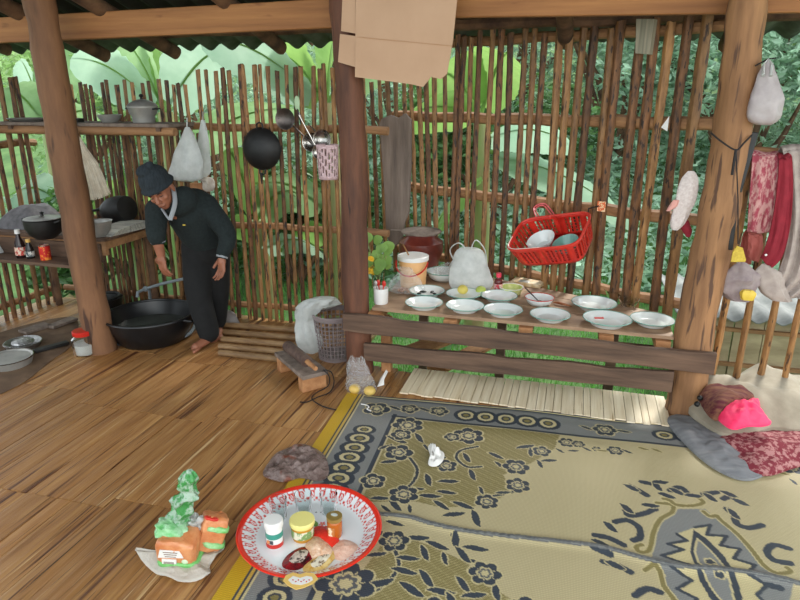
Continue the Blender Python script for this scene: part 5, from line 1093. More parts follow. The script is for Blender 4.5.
# bamboo poles lying behind the person
mpole = mat('dull_bamboo_pole', (112, 84, 56), .6, c2=(150, 120, 84), scale=(6, 30, 30), rnd=.2)
pl = [((224, 324), (299, 329), 'bamboo pole lying farthest back on the floor, against the wall'), ((224, 331), (300, 337), 'second bamboo pole from the wall, lying on the floor'), ((222, 338), (298, 344.5), 'middle bamboo pole of the row lying on the floor'),
      ((219, 345), (287, 351), 'fourth bamboo pole from the wall, lying on the floor'), ((219, 351.5), (281, 358), 'bamboo pole lying nearest the viewer in the row on the floor')]
for (a, b), (c_, d_), lb in pl:
    p1, p2 = at(a, b, z=.028), at(c_, d_, z=.028); q = MB(); n = 24; P = [p1.lerp(p2, i/n) for i in range(n+1)]; P = [w-Vector((0, 0, .008)) for w in P]; q.tube(P, [.0195*(1.09 if i % 8 == 3 else 1) for i in range(n+1)], 12); tag(obj('bamboo_pole', q, M['slat'] if 'third' in lb else mpole), lb, 'bamboo pole', 'bamboo poles lying on the floor behind the person')
# clutter behind the feet
for k, (px, py, c_, lb) in enumerate(((229, 312, (70, 66, 66), 'dark crumpled bag behind the stooping person, next to the wall'), (238, 317, (120, 112, 108), 'grey crumpled bag at the foot of the back wall'))):
    L = at(px, py, z=0); L.y = min(L.y, 3.86); q = MB(); o_ = smooth_outline([L+Vector((.09*cos(a)*(1+.2*sin(3*a+k)), .06*sin(a), 0)) for a in [2*pi*j/8 for j in range(8)]], 20); q.mound([(p.x, p.y) for p in o_], .09, .01, 2.5, .035, 20, 7)
    tag(obj('crumpled_bag', q, mat('dark_bag%d' % k, c_, .4, bump=.5)), lb, 'bag')

# ---- waste basket with white bag
L = Vector((-1.40, 3.50, 0)); t = thing('waste_basket', L, 'grey openwork plastic waste basket beside the middle post', 'basket'); mg = mat('grey_basket_plastic', (132, 120, 120), .45)
H = .30; rb, rt = .105, .135
for nm, parts in (('mesh_side', 1),):
    q = MB()
    for k in range(30): a = 2*pi*k/30; q.tube([(cos(a)*rb, sin(a)*rb, .01), (cos(a)*rt, sin(a)*rt, H)], .0032, 5)
    for i in range(1, 11): r = rb+(rt-rb)*i/11; q.tube([(cos(a)*r, sin(a)*r, H*i/11) for a in [2*pi*k/30 for k in range(31)]], .003, 5, caps=False)
    obj(nm, q, mg, t, world=False)
q = MB(); q.lathe([(rt-.006, H-.025), (rt+.004, H-.02), (rt+.008, H), (rt+.002, H+.006), (rt-.004, H)], seg=40); obj('rim', q, mg, t, world=False)
q = MB(); q.lathe([(.001, 0), (rb+.003, 0), (rb+.003, .02), (.001, .012)], seg=36); obj('base', q, mg, t, world=False)
t = thing('plastic_bag', at(307, 352, z=0), 'big crumpled white plastic bag draped over the waste basket rim', 'bag')
obj('bag_body', loft_px([(308, 352, 10), (307, 344, 11), (305, 333, 10), (304, 322, 8), (306, 314, 9), (312, 306, 12), (318, 301, 11), (326, 299, 8)], 3.42, .7, 24, .3, yo=.02), M['polyw'], t)
obj('bag_top', loft_px([(298, 319, 3), (303, 311, 8), (314, 306, 16), (322, 302, 17), (326, 299, 12), (328, 297, 4)], 3.50, .6, 24, .22), M['polyw'], t)

# ---- low stool and the tool on it
t = thing('low_stool', (-1.48, 3.12, 0), 'very low grey wooden stool on the floor in front of the waste basket', 'stool'); ang = atan2(3.00-3.27, -1.33+1.63); cx_, cy_ = -1.48, 3.14; Rz = Euler((0, 0, ang))
q = MB(); q.box((cx_, cy_, .098), (.42, .16, .024), Rz); obj('seat', q, M['greywood'], t, bevel=.004)
for s in (-1, 1): q = MB(); dd = Vector((cos(ang), sin(ang), 0))*s*.16; q.box((cx_+dd.x, cy_+dd.y, .043), (.06, .15, .086), Rz); obj('foot_block', q, M['joist'], t, bevel=.004)
a, b = Vector((cx_, cy_, 0))+Vector((cos(ang), sin(ang), 0))*-.19, Vector((cx_, cy_, 0))+Vector((cos(ang), sin(ang), 0))*.17; a.z = b.z = .142
t = thing('hand_tool', (cx_, cy_, .11), 'dark ridged hand tool with a wooden end lying on the low stool', 'tool'); n = 22; q = MB(); q.tube([a.lerp(b, i/n*.8) for i in range(n+1)], [.032*(1+.08*(i % 2)) for i in range(n+1)], 12, wob=.1); obj('grip', q, mat('ridged_brown', (74, 56, 50), .6, c2=(104, 84, 74), scale=(30, 30, 30)), t)
q = MB(); q.tube([a.lerp(b, .8), a.lerp(b, 1.12)], [.015, .013], 10); obj('wooden_end', q, M['joist'], t)
cp = [at(323, 370, z=.13), at(331, 372, z=.11), at(334, 382, z=.03), at(330, 392, z=.006), at(318, 397, z=.006), at(307, 402, z=.006), at(300, 402, z=.006)]; q = MB(); q.tube(smooth_path(cp, 6), .0035, 6); q.tube(smooth_path([at(323, 370, z=.128), at(329, 376, z=.10), at(328, 386, z=.02), at(316, 393, z=.006), at(312, 399, z=.006), at(322, 406, z=.006), at(336, 410, z=.006)], 6), .0035, 6); obj('cord_loop', q, M['cord'], t)
# clear bag of yellow fruit at the mat corner
t = thing('plastic_bag', at(361, 392, z=0), 'clear plastic bag of yellow fruit standing at the corner of the woven mat', 'bag'); b = t.location
obj('bag_body', loft_px([(361, 394, 12), (361, 388, 15), (360, 379, 13), (358, 370, 10), (357, 363, 9), (357, 359, 6)], b.y+.02, .7, 22, .2), M['poly'], t)
for cx2, k in ((350, 0), (363, 1)):
    pass
q = MB(); q.tube(smooth_path([at(350, 366, Y=b.y), at(349, 360, Y=b.y), at(352, 356, Y=b.y), at(354, 362, Y=b.y)], 4), [.010]*13, 8, squash=.4); obj('loop_handle', q, M['poly'], t)
q = MB(); q.tube(smooth_path([at(359, 364, Y=b.y), at(360, 357, Y=b.y), at(364, 360, Y=b.y), at(366, 370, Y=b.y)], 4), [.010]*13, 8, squash=.4); obj('loop_handle', q, M['poly'], t)
for (px, py, lb) in ((353, 391, 'left yellow fruit inside the clear bag at the mat corner'), (368, 393, 'right yellow fruit inside the clear bag at the mat corner')):
    p = at(px, py, z=.028); q = MB(); q.ball(p+Vector((0, .03, 0)), (.034, .034, .027), 16, 10); tag(obj('fruit', q, mat('yellow_fruit', (214, 178, 96), .5, c2=(196, 168, 90), scale=(30, 30, 30))), lb, 'fruit')
q = MB(); p = [at(a, b, z=z) for a, b, z in ((377, 387, .004), (384, 385, .004), (384, 380, .03), (388, 372, .09), (386, 370, .09), (380, 379, .03))]; q.prism(p, (0, .003, .001)); tag(obj('paper_scrap', q, M['white'], smooth=False), 'twisted white paper scrap standing under the bench, right of the fruit bag', 'paper')

# ============================================================ FOREGROUND
# bread in a green twisted bag
L = at(182, 553, z=0); t = thing('bread_bag', L, 'twisted clear-green bag of sliced bread standing on the floor', 'bread'); Yb = L.y+.02
mo = mat('bread_orange_print', (190, 112, 66), .3, c2=(212, 148, 100), scale=(22, 22, 22), bump=.5); mgn = mat('green_cellophane', (66, 146, 76), .12, c2=(164, 188, 168), scale=(22, 22, 22), lo=.45, hi=.55, alpha=.88, bump=1, bscale=(50, 50, 50))
def loaf(name, c, rot, d, m, par, amp=.006, expo=.38, seed=0):
    q = MB(); R = rot.to_matrix(); n = 36; vs = []; rows = 16
    for i in range(rows+1):
        ph = pi*i/rows
        for k in range(n):
            th = 2*pi*k/n; f = lambda v: math.copysign(abs(v)**expo, v)
            w = Vector((f(sin(ph))*f(cos(th))*d[0]/2, f(sin(ph))*f(sin(th))*d[1]/2, -f(cos(ph))*d[2]/2)); w += w.normalized()*amp*(mnoise.noise(w*45+Vector((seed, 0, 0)))+.6*mnoise.noise(w*110)); vs.append(Vector(c)+R@w)
    q.add(vs, [(i*n+k, i*n+(k+1) % n, (i+1)*n+(k+1) % n, (i+1)*n+k) for i in range(rows) for k in range(n)]); return obj(name, q, m, par)
c1 = Vector((L.x+.02, Yb-.055, .062)); r1_ = Euler((.14, .10, .30)); c2_ = Vector((L.x+.098, Yb+.035, .075)); r2_ = Euler((-.15, .38, .6))
loaf('loaf_wrapper', c1, r1_, (.140, .105, .118), mo, t, .007)
def ov(c, r): q = MB(); q.xf = Matrix.Translation(c) @ r.to_matrix().to_4x4(); return q
q = ov(c1, r1_)
q.prism([(-.050, -.0555, .036), (.018, -.0555, .036), (.030, -.0555, .004), (-.058, -.0555, .000)], (0, .003, 0)); q.prism([(-.045, -.0555, -.006), (.005, -.0555, -.006), (.005, -.0555, -.040), (-.045, -.0555, -.040)], (0, .003, 0)); lb = obj('white_panel', q, M['white'], t)
q = ov(c1, r1_)
for k in range(8): q.box((-.037+.0045*k, -.0562, -.026), (.002 if k % 3 else .003, .0014, .018))
for k in range(3): q.box((-.014, -.0562, .028-.010*k), (.05-.006*k, .0014, .0025))
o = obj('print', q, mat('grey_print', (130, 112, 100), .6), lb); o['kind'] = 'stuff'
q = ov(c1, r1_); q.ball((.034, -.052, -.016), (.012, .005, .011), 12, 8); obj('round_mark', q, mat('mint_mark', (196, 214, 180), .4), t)
loaf('green_base', c1+Vector((.002, .004, -.040)), r1_, (.150, .112, .034), mat('green_print', (84, 160, 78), .3, c2=(120, 186, 110), scale=(25, 25, 25), bump=.4), t, .005)
loaf('second_loaf', c2_, r2_, (.095, .075, .135), mo, t, .007, seed=4)
for dz, nm in ((-.035, 'green_stripe'), (.025, 'green_stripe')): loaf(nm, c2_+r2_.to_matrix() @ Vector((.012, -.012, dz)), r2_, (.088, .066, .026), mat('green_stripe_print', (104, 178, 92), .3, c2=(160, 206, 150), scale=(30, 30, 30)), t, .006, .6, seed=dz*99)
loaf('red_tie', c2_+Vector((.012, -.01, .066)), r2_, (.05, .03, .014), M['red'], t, .004, .7)
loaf('clear_crumple', c2_+Vector((-.045, -.02, .035)), Euler((.3, .2, 0)), (.05, .05, .06), M['polyw'], t, .02, .8, 3)
loaf('green_shoulder', c1+Vector((-.03, .012, .062)), Euler((0, .25, .3)), (.115, .085, .04), mat('green_film', (98, 176, 100), .2, c2=(176, 212, 176), scale=(20, 20, 20), bump=.8), t, .014, .6, 7)
neck = [(181, 533, 12), (177, 525, 13), (178, 517, 11), (183, 510, 9), (181, 503, 9), (184, 498, 10), (190, 495, 8), (189, 490, 6), (187, 484, 8), (189, 478, 8), (190, 473, 5), (190, 470, 2)]
obj('twisted_neck', loft_px(neck, Yb, .8, 26, .35), mgn, t)
q = MB(); p = smooth_outline([at(x, y, z=.006) for x, y in ((135, 551), (150, 554), (168, 552), (200, 548), (212, 541), (225, 546), (219, 556), (210, 566), (210, 577), (190, 583), (168, 580), (150, 570))], 44)
cc = sum(p, Vector())/len(p); vs = []
for i in range(9):
    r = 1-i/9
    for k, a_ in enumerate(p): w = cc+(a_-cc)*r; vs.append(Vector((w.x, w.y, .007+.022*(1-abs(2*r-1.2))*max(0, .5+.5*mnoise.noise(Vector((w.x*22, w.y*22, 0))))+.012*r*max(0, sin(k*.9)))))
n = len(p); q.add(vs, [(i*n+k, i*n+(k+1) % n, (i+1)*n+(k+1) % n, (i+1)*n+k) for i in range(8) for k in range(n)]+[tuple(range(8*n, 9*n))]); tag(obj('plastic_sheet', q, mat('wrinkled_clear_sheet', (216, 208, 196), .3, alpha=.62, bump=.8, bscale=(50, 50, 50)), solid=.001), 'crumpled clear plastic sheet spread under the bread bag', 'plastic')
# crumpled grey-brown bag
p = smooth_outline([Vector((w.x, w.y, 0)) for w in [at(a_, b_, z=0) for a_, b_ in ((263, 476), (268, 466), (276, 456), (289, 450), (300, 446), (312, 449), (323, 456), (328, 466), (328, 478), (318, 483), (300, 480), (285, 484), (270, 481))]], 48)
q = MB(); q.mound([(w.x, w.y) for w in p], .03, .004, 2.5, .028, 18, 16, z0=.009)
tag(obj('crumpled_bag', q, mat('grey_brown_film', (96, 76, 70), .3, c2=(138, 120, 114), scale=(30, 30, 30), spots=((120, 66, 48), .58, (9, 9, 9)), bump=1, bscale=(60, 60, 60))), 'crumpled translucent grey-brown plastic bag behind the enamel tray', 'bag')
for k, (px, py, r) in enumerate(((434, 453, .022), (437, 459, .020), (433, 464, .024))):
    pass
p = smooth_outline([Vector((w.x, w.y, 0)) for w in [at(a_, b_, z=0) for a_, b_ in ((428, 466), (430, 458), (428, 450), (433, 447), (437, 451), (444, 456), (443, 463), (438, 468), (432, 469))]], 30)
q = MB(); q.mound([(w.x, w.y) for w in p], .03, .003, 2.2, .03, 45, 9, z0=.012); tag(obj('tissue', q, M['white']), 'small crumpled white tissue lying on the woven mat', 'tissue')
q = MB(); P = smooth_path([at(a_, b_, z=.014) for a_, b_ in ((361, 404), (366, 405), (369, 407), (367, 409), (371, 411))], 5); q.tube(P, .003, 6); tag(obj('thread', q, M['white']), 'short white thread on the corner flower of the woven mat', 'thread')

# ---- pile of cloths, right
def cloth(px_pts, H, base, m, name, label, cat, fold, fs, z0=0, n=70, pw=3, rings=18, on=0.):
    p = smooth_outline([Vector((w.x, w.y, 0)) for w in [at(a_, b_, z=on) for a_, b_ in px_pts]], n); q = MB(); q.mound([(w.x, w.y) for w in p], H, base, pw, fold, fs, rings, z0=z0); return tag(obj(name, q, m), label, cat)
cloth([(667, 424), (680, 418), (700, 425), (735, 440), (765, 470), (757, 481), (738, 482), (712, 470), (688, 450)], .03, .012, mat('grey_blue_cloth', (112, 114, 118), .9, c2=(136, 136, 138), scale=(4, 30, 4), bump=.3), 'folded_cloth', 'grey-blue folded cloth at the bottom left edge of the cloth pile', 'cloth', .012, 14, z0=.010)
cloth([(700, 444), (735, 436), (800, 436), (840, 440), (840, 468), (800, 470), (770, 479), (748, 476), (730, 463)], .045, .014, mat('red_patterned_cloth', (116, 36, 48), .9, c2=(166, 116, 114), scale=(44, 44, 44), lo=.47, hi=.56, bump=.2), 'patterned_cloth', 'red and pink patterned cloth sticking out below the beige blanket', 'cloth', .018, 10, z0=.016)
cloth([(682, 409), (679, 400), (684, 391), (694, 389), (706, 396), (728, 392), (745, 388), (775, 384), (800, 388), (850, 396), (850, 436), (800, 442), (772, 440), (748, 446), (722, 446), (705, 436), (690, 424)], .12, .03, M['beige'], 'blanket', 'large rumpled beige blanket heaped beside the thick right post', 'blanket', .05, 4.2, z0=.04, n=96, pw=2.2, rings=26)
cloth([(698, 396), (704, 391), (720, 392), (738, 392), (752, 397), (756, 404), (744, 412), (730, 417), (716, 420), (706, 412)], .075, .012, mat('maroon_stripe_knit', (82, 26, 38), .95, c2=(124, 84, 62), scale=(4, 40, 40), bump=.4), 'knit_hat', 'dark red striped woollen hat lying on the beige blanket', 'hat', .02, 9, z0=.135, on=.14, n=50)
hat = bpy.data.objects['knit_hat']
for px, py, lb in ((700, 398, 0), (697, 404, 1)): q = MB(); q.ball(at(px, py, z=.165), (.014, .014, .014), 10, 8); obj('pompom', q, M['black'], hat)
cloth([(717, 418), (721, 411), (732, 408), (745, 407), (758, 403), (760, 411), (764, 418), (771, 424), (762, 427), (748, 427), (735, 430), (726, 427)], .06, .012, mat('neon_pink_cloth', (240, 40, 92), .6, c2=(246, 70, 114), scale=(12, 12, 12), bump=.3), 'pink_bag', 'bright pink cloth bag lying on the beige blanket in front of the striped hat', 'bag', .022, 16, z0=.14, on=.14, n=50)

# ---- hanging things at the right post and railing
def drape(left, right, Y, m, name, label, cat, folds=5, amp=.012, nu=40, thick=.006, extra=None):
    Lp = smooth_path([at(a_, b_, Y=Y) for a_, b_ in left], 8); Rp = smooth_path([at(a_, b_, Y=Y) for a_, b_ in right], 8); n = min(len(Lp), len(Rp))-1
    if len(Lp) != len(Rp): raise ValueError(name)
    def f(u, v):
        i = min(n, v*n); k = int(i); fr_ = i-k; a_ = Lp[k].lerp(Lp[min(k+1, n)], fr_); b_ = Rp[k].lerp(Rp[min(k+1, n)], fr_); p = a_.lerp(b_, u)
        d = amp*(sin(u*folds*2*pi+v*2)+.6*mnoise.noise(Vector((u*6, v*5, Y)))*2)*min(1, .35+v*1.3); return (p.x+.3*d, p.y+d-.02*sin(pi*v), p.z+.004*sin(u*9))
    q = MB(); q.grid(f, nu, 40)
    # the half that hangs down behind the rail
    def g(u, v): a_ = f(u, 0); return (a_[0], a_[1]+.10*min(1, v*3)+.01*sin(u*8), a_[2]+.02*sin(min(1, v*3)*pi)-.22*max(0, v-.2))
    q.grid(g, nu, 12); o = obj(name, q, m, solid=thick); return tag(o, label, cat)
Yc = 3.415
drape([(783, 152), (788, 190), (787, 235), (778, 270), (768, 292)], [(838, 146), (838, 190), (838, 240), (838, 285), (815, 301)], Yc-.02, M['grey'], 'grey_shawl', 'long grey-beige shawl hanging over the railing at the right edge', 'cloth', 5, .012)
drape([(779, 160), (776, 190), (770, 225), (763, 250), (760, 258)], [(792, 157), (792, 190), (789, 225), (782, 255), (772, 268)], Yc-.05, M['maroon'], 'maroon_garment', 'plain dark red sleeve hanging between the pink garment and the grey shawl', 'garment', 1.5, .005)
b = at(766, 255, Y=Yc-.085); q = MB(); q.ball(b, (.006, .003, .006), 10, 6); obj('button', q, M['white'], bpy.data.objects['maroon_garment'])
drape([(752, 156), (750, 175), (748, 200), (747, 232)], [(782, 158), (780, 175), (777, 200), (770, 233)], Yc-.01, mat('pink_mottled_knit', (158, 70, 84), .95, c2=(196, 150, 146), scale=(60, 60, 24), lo=.44, hi=.56, bump=.4), 'pink_garment', 'mottled pink and red knitted garment hanging over the railing', 'garment', 2, .006)
drape([(748, 236), (747, 245), (746, 255)], [(762, 236), (761, 250), (758, 263)], Yc+.02, mat('faded_red_cloth', (176, 96, 88), .9), 'faded_rag', 'faded red cloth showing below the mottled pink garment', 'cloth', 2, .006, 20)
t = thing('grey_bundle', at(742, 303, Y=Yc-.09), 'grey cloth bundle hanging low on the railing, below the yellow tag', 'cloth')
obj('cloth_body', loft_px([(740, 301, 9), (736, 295, 15), (737, 286, 18), (740, 278, 20), (742, 271, 14), (742, 265, 7), (742, 262, 3)], Yc-.07, .45, 26, .28), mat('grey_lilac_cloth', (132, 118, 120), .9, c2=(152, 140, 138), scale=(20, 20, 20)), t)
q = loft_px([(747, 300, 6), (748, 294, 8), (748, 290, 5)], Yc-.12, .5, 16, .2); obj('yellow_patch', q, M['yellow'], t)
obj('beige_fold', loft_px([(782, 301, 10), (775, 294, 14), (770, 284, 14), (768, 274, 14), (766, 268, 8), (765, 264, 3)], Yc-.04, .4, 24, .22), M['grey'], t)
# sheath, cord, tag
a, b = at(754, 132, Y=3.28), at(737, 192, Y=3.25); t = thing('knife_sheath', (b.x, b.y, b.z), 'long black sheath tied to the right side of the thick right post', 'sheath')
q = MB(); q.beam(a, b, .038, .018, up=(0, 1, 0)); q.beam(b, at(730, 250, Y=3.24), .024, .012, up=(0, 1, 0)); obj('sheath_body', q, M['black'], t, bevel=.004)
q = MB(); P = smooth_path([at(711, 133, Y=3.19), at(722, 142, Y=3.17), at(736, 150, Y=3.18), at(744, 143, Y=3.20), at(752, 135, Y=3.24)], 5); q.tube(P, .004, 6); q.tube([at(736, 149, Y=3.18), at(734, 162, Y=3.17), at(732, 175, Y=3.17)], .006, 6); q.tube([at(736, 149, Y=3.18), at(738, 200, Y=3.17), at(738, 244, Y=3.17)], .0028, 6); obj('cord', q, M['cord'], t)
q = MB(); P = [at(x_, y_, Y=3.165) for x_, y_ in ((737, 246), (743, 248), (746, 260), (745, 262), (731, 262), (733, 252))]; q.prism(P, (0, .012, 0)); tag(obj('yellow_tag', q, mat('yellow_mesh', (206, 182, 66), .6, c2=(180, 150, 50), scale=(90, 90, 90))), 'small yellow tag hanging on a cord from the thick right post', 'tag')
# white bag at the top right
t = thing('carrier_bag', at(764, 125, Y=3.22), 'white knotted bag hanging from a wire right of the thick right post', 'bag')
obj('bag_body', loft_px([(764, 125, 7), (763, 121, 15), (764, 111, 18), (766, 99, 17), (767, 86, 13), (767, 74, 9), (768, 66, 6), (768, 60, 2)], 3.22, .7, 26, .12), mat('white_bag_film', (206, 198, 198), .35, c2=(188, 178, 180), scale=(14, 14, 14), translucent=.35, bump=.7, bscale=(22, 22, 22)), t)
for x0 in (763, 771): q = MB(); q.tube([at(x0, 76, Y=3.18), at(x0+1, 64, Y=3.20), at(768, 59, Y=3.22)], [.012, .008, .004], 8, squash=.5); obj('loop_handle', q, M['polyw'], t)
q = MB(); q.tube([at(776, 58, Y=3.22), at(768, 59, Y=3.22), at(755, 66, Y=3.22)], .003, 6); obj('wire', q, M['cord'], t)
# white knitted hat on the left of the right post
t = thing('white_hat', at(675, 229, Y=3.33), 'white knitted hat hanging on the left side of the thick right post', 'hat')
obj('hat_body', loft_px([(675, 230, 3), (677, 224, 7), (681, 212, 9), (685, 200, 10), (688, 188, 10), (690, 177, 7), (691, 171, 3)], 3.31, .55, 24, .15), mat('white_knit', (214, 204, 200), .95, c2=(196, 182, 178), scale=(80, 80, 80), bump=.7), t)
obj('pink_tassel', loft_px([(668, 211, 2), (673, 206, 4), (676, 200, 3)], 3.29, .6, 12, .2), mat('pink_wool', (206, 150, 140), .9), t)
obj('dark_red_lining', loft_px([(688, 237, 2), (687, 231, 5), (684, 225, 6), (684, 220, 4)], 3.34, .6, 14, .15), M['maroon'], t)

# ============================================================ THE PERSON
def J(px, py, Y): return at(px, py, Y=Y)
def blob(name, mb, m, parent, voxel, smooth=4):
    o = obj(name, mb, m, parent); k = o.modifiers.new('r', 'REMESH'); k.mode = 'VOXEL'; k.voxel_size = voxel; k.use_smooth_shade = True
    if smooth: k = o.modifiers.new('sm', 'SMOOTH'); k.iterations = smooth; k.factor = .5
    return o
def limb(q, pts, rad, seg=14, squash=1):
    P = smooth_path(pts, 5); n = len(P)-1; m_ = len(rad)-1; R = []
    for i in range(n+1): t_ = i/n*m_; k = min(int(t_), m_-1); R.append(rad[k]+(rad[k+1]-rad[k])*(t_-k))
    q.tube(P, R, seg, squash=squash); q.ball(P[0], R[0], 12, 8); q.ball(P[-1], R[-1], 12, 8)
pe = J(205, 345, 3.449)
per = thing('person', (pe.x, pe.y, 0), 'person in a dark green sweater, black trousers and knitted hat stooping over the black basin', 'person')
tv = Vector((.58, -.81, 0)); rv = Vector((.81, .58, 0)); zv = Vector((0, 0, 1))
pelvis, chest, neck = J(206, 240, 3.53), J(187, 211, 3.40), J(169, 199, 3.29)
SL, SR = J(157, 210, 3.25), J(206, 206, 3.44)
EL, ER = J(156, 232, 3.14), J(227, 234, 3.40)
WL, WR = J(161, 255, 3.14), J(222, 257, 3.34)
head = J(159, 189, 3.20)
hu = (-.42*rv+.84*zv+.34*tv).normalized(); hf = (tv*.85-zv*.55-rv*.22); hf = (hf-hu*hf.dot(hu)).normalized(); hs = hu.cross(hf).normalized()
HR = Matrix((hs, hf, hu)).transposed()      # columns: side, face, up
def H(s, f, u): return head+hs*s+hf*f+hu*u
body = MB()
body.ball(H(0, -.008, .028), (.075, .090, .088), 20, 14, HR); body.ball(H(0, .022, -.040), (.056, .060, .066), 18, 12, HR); body.ball(H(0, .048, -.085), (.030, .028, .024), 14, 10, HR)      # skull, jaw, chin
body.ball(H(.032, .055, -.028), (.024, .020, .020), 12, 8, HR); body.ball(H(-.032, .055, -.028), (.024, .020, .020), 12, 8, HR)   # cheekbones
body.tube([H(0, .074, .012), H(0, .094, -.018), H(0, .106, -.036)], [.008, .011, .013], 10); body.ball(H(.011, .092, -.036), .009, 8, 6); body.ball(H(-.011, .092, -.036), .009, 8, 6)   # nose
body.tube([H(-.034, .070, .014), H(0, .082, .020), H(.034, .070, .014)], [.009, .011, .009], 8)      # brow
body.tube([H(-.022, .079, -.062), H(0, .086, -.059), H(.022, .079, -.062)], [.005, .007, .005], 8); body.tube([H(-.018, .077, -.072), H(0, .083, -.073), H(.018, .077, -.072)], [.005, .007, .005], 8)  # lips
for s in (-1, 1): body.ball(H(s*.078, -.005, -.018), (.009, .018, .030), 12, 8, HR)                   # ears
limb(body, [H(0, -.02, -.05), neck+Vector((0, 0, 0)), neck.lerp(chest, .5)], [.048, .050, .07])
limb(body, [neck.lerp(chest, .3), chest, pelvis], [.09, .12, .11], 18)
for S, E, W in ((SL, EL, WL), (SR, ER, WR)): limb(body, [S, E, W], [.045, .036, .026])
hip = [J(197, 246, 3.50), J(215, 246, 3.56)]; knee = [J(198, 291, 3.46), J(217, 287, 3.62)]
f0, f1 = J(203, 344, 3.46), at(217, 333, z=0); ank = [J(209, 335, 3.47), f1+Vector((.01, .0, .075))]
for h_, k_, a_ in zip(hip, knee, ank): limb(body, [h_, k_, a_], [.085, .055, .034])
def foot(a_, d):
    d = d.normalized(); sd = d.cross(zv); h0 = Vector((a_.x, a_.y, 0))
    body.ball(h0-d*.035+zv*.028, (.032, .036, .028), 12, 8); limb(body, [h0-d*.02+zv*.045, h0+d*.05+zv*.036, h0+d*.12+zv*.024], [.034, .035, .030], 12, .8); limb(body, [a_, h0+zv*.05], [.033, .036])
    for k in range(5): s0 = (k-2)*.015; l = .168-.006*abs(k-0)-.004*k; limb(body, [h0+d*.12+sd*s0+zv*.018, h0+d*l+sd*s0*1.15+zv*.012], [.0115, .0095 if k else .012], 8)
foot(ank[0]*1.0, (-.9*rv+.75*tv)); foot(ank[1], (-.1*rv+1.0*tv))
def hand(W, E, side, spread, curl, palm_n):
    d = (W-E).normalized()*.55+Vector((0, 0, -1))*.7; d.normalize(); n_ = (palm_n-d*palm_n.dot(d)).normalized(); s_ = d.cross(n_)*side
    Rm = Matrix((s_, n_, d)).transposed(); body.ball(W+d*.045, (.038, .015, .048), 14, 10, Rm)
    limb(body, [W, W+d*.03], [.024, .026], 10)
    for k, L in enumerate((.068, .076, .071, .055)):
        s0 = (k-1.5)*.0185; b0 = W+d*.075+s_*s0; dd = (d+s_*spread*(k-1.5)*.12).normalized()
        p1 = b0+dd*L*.42+n_*curl*.010; p2 = p1+(dd+n_*curl*.5).normalized()*L*.33; p3 = p2+(dd*.7+n_*curl*.9).normalized()*L*.25
        limb(body, [b0-d*.012, b0+dd*.008, p1, p2, p3], [.0098, .0094, .0088, .0080, .0068], 8)
    b0 = W+d*.02-s_*.028; limb(body, [b0, b0+(d*.6-s_*.7).normalized()*.032, b0+(d*.85-s_*.5+n_*.3).normalized()*.062], [.014, .0115, .009], 8)
hand(WL, EL, 1, 1, 1.0, rv*.6-tv*.4); hand(WR, ER, -1, 1.2, .8, tv*.4-rv*.8)
blob('body', body, M['skin'], per, .0052, 3)
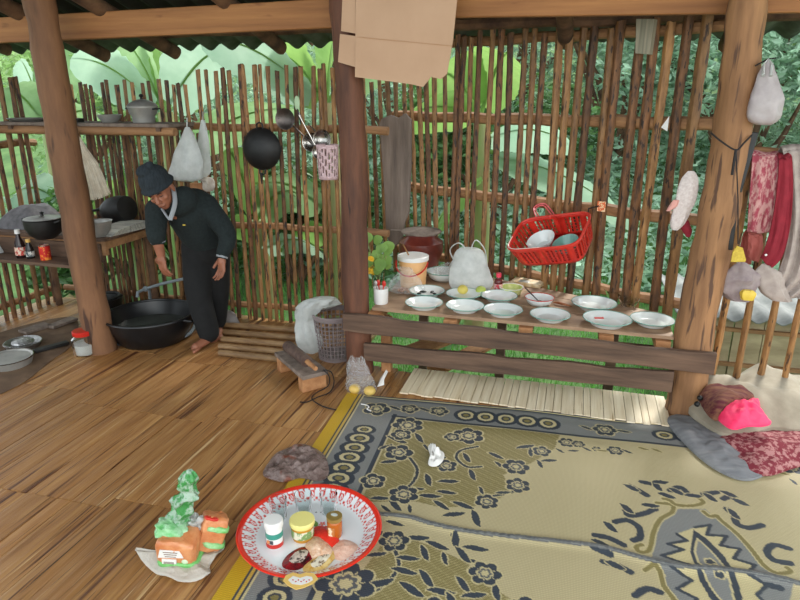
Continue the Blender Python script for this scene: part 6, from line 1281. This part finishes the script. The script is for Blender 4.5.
# sweater
sw = MB(); limb(sw, [neck.lerp(chest, .22)+Vector((0, .02, 0)), chest, chest.lerp(pelvis, .55), pelvis+Vector((-.0, 0, .00))], [.075, .135, .135, .125], 20, 1.0)
sw.ball(J(184, 200, 3.31), .085, 14, 10); sw.ball(J(178, 207, 3.27), .06, 14, 10); limb(sw, [SL, neck.lerp(chest, .25), SR], [.070, .085, .078], 16); sw.ball(chest+rv*.04+zv*.02, (.14, .13, .12), 18, 12)
sw.ball(J(205, 218, 3.50), (.13, .12, .12), 18, 12)
limb(sw, [SL, EL, EL.lerp(WL, .30)], [.072, .058, .050], 16); limb(sw, [SR, ER, ER.lerp(WR, .86)], [.076, .058, .042], 16)
blob('sweater', sw, M['knit'], per, .010, 5)
for E, W, k, r in ((EL, WL, .36, .046), (ER, WR, .95, .037)): d = (W-E).normalized(); c_ = E.lerp(W, k); q = MB(); q.tube([c_-d*.012, c_+d*.012], [r, r*.97], 20); obj('shirt_cuff', q, M['shirt'], per)
# collar V of the light shirt
ch = H(0, .035, -.125)
q = MB()
vb = J(170, 220, 3.155); l0 = J(173, 187, 3.255); l1 = J(175, 203, 3.20); r0 = J(161, 209, 3.19); r1 = J(166, 215, 3.165)
q.tube(smooth_path([l0, l1, vb], 5), [.013]*11, 8, squash=.4); q.tube(smooth_path([r0+Vector((0, .01, 0)), r1, vb], 5), [.008]*11, 8, squash=.5)
obj('shirt_collar', q, M['shirt'], per)
q = MB(); q.box(J(184, 225, 3.245), (.014, .008, .008)); obj('badge', q, M['yellow'], per)
tr = MB(); sw_hem = pelvis
limb(tr, [J(206, 232, 3.53), J(206, 248, 3.53)], [.118, .122], 20)
for i_, (h_, k_, a_) in enumerate(zip(hip, knee, ank)): limb(tr, [h_, k_, a_+Vector((0, 0, .02))], [.100, .084, .072 if i_ == 0 else .064], 18)
blob('trousers', tr, M['trouser'], per, .010, 5)
bn_ = MB(); bn_.ball(H(0, -.014, .058), (.088, .100, .088), 22, 16, HR)
bn_.tube([H(cos(a_)*.087, -.012+sin(a_)*.101, .022+.014*sin(a_)) for a_ in [2*pi*k/28 for k in range(29)]], [.014]*29, 8, caps=False)
bn_.ball(H(.0, .00, .135)-rv*.012, (.048, .05, .030), 14, 10, HR); bn_.ball(H(.02, -.02, .150), (.032, .032, .02), 12, 8, HR)
blob('knitted_hat', bn_, M['beanie'], per, .0065, 2)
for s in (-1, 1):
    q = MB(); q.tube([H(s*.020, .082, -.003), H(s*.030, .081, -.006), H(s*.042, .074, -.003)], [.0018, .0028, .0016], 6); obj('closed_eye', q, mat('eye_line', (44, 28, 24), .5), per)
    q = MB(); q.tube([H(s*.016, .089, .016), H(s*.030, .087, .020), H(s*.044, .077, .015)], [.002, .003, .002], 6); obj('eyebrow', q, M['cord'], per)
q = MB(); q.tube([H(-.020, .085, -.0665), H(0, .0905, -.0655), H(.020, .085, -.0665)], [.0012, .002, .0012], 6); obj('mouth', q, mat('lip_line', (92, 46, 40), .5), per)
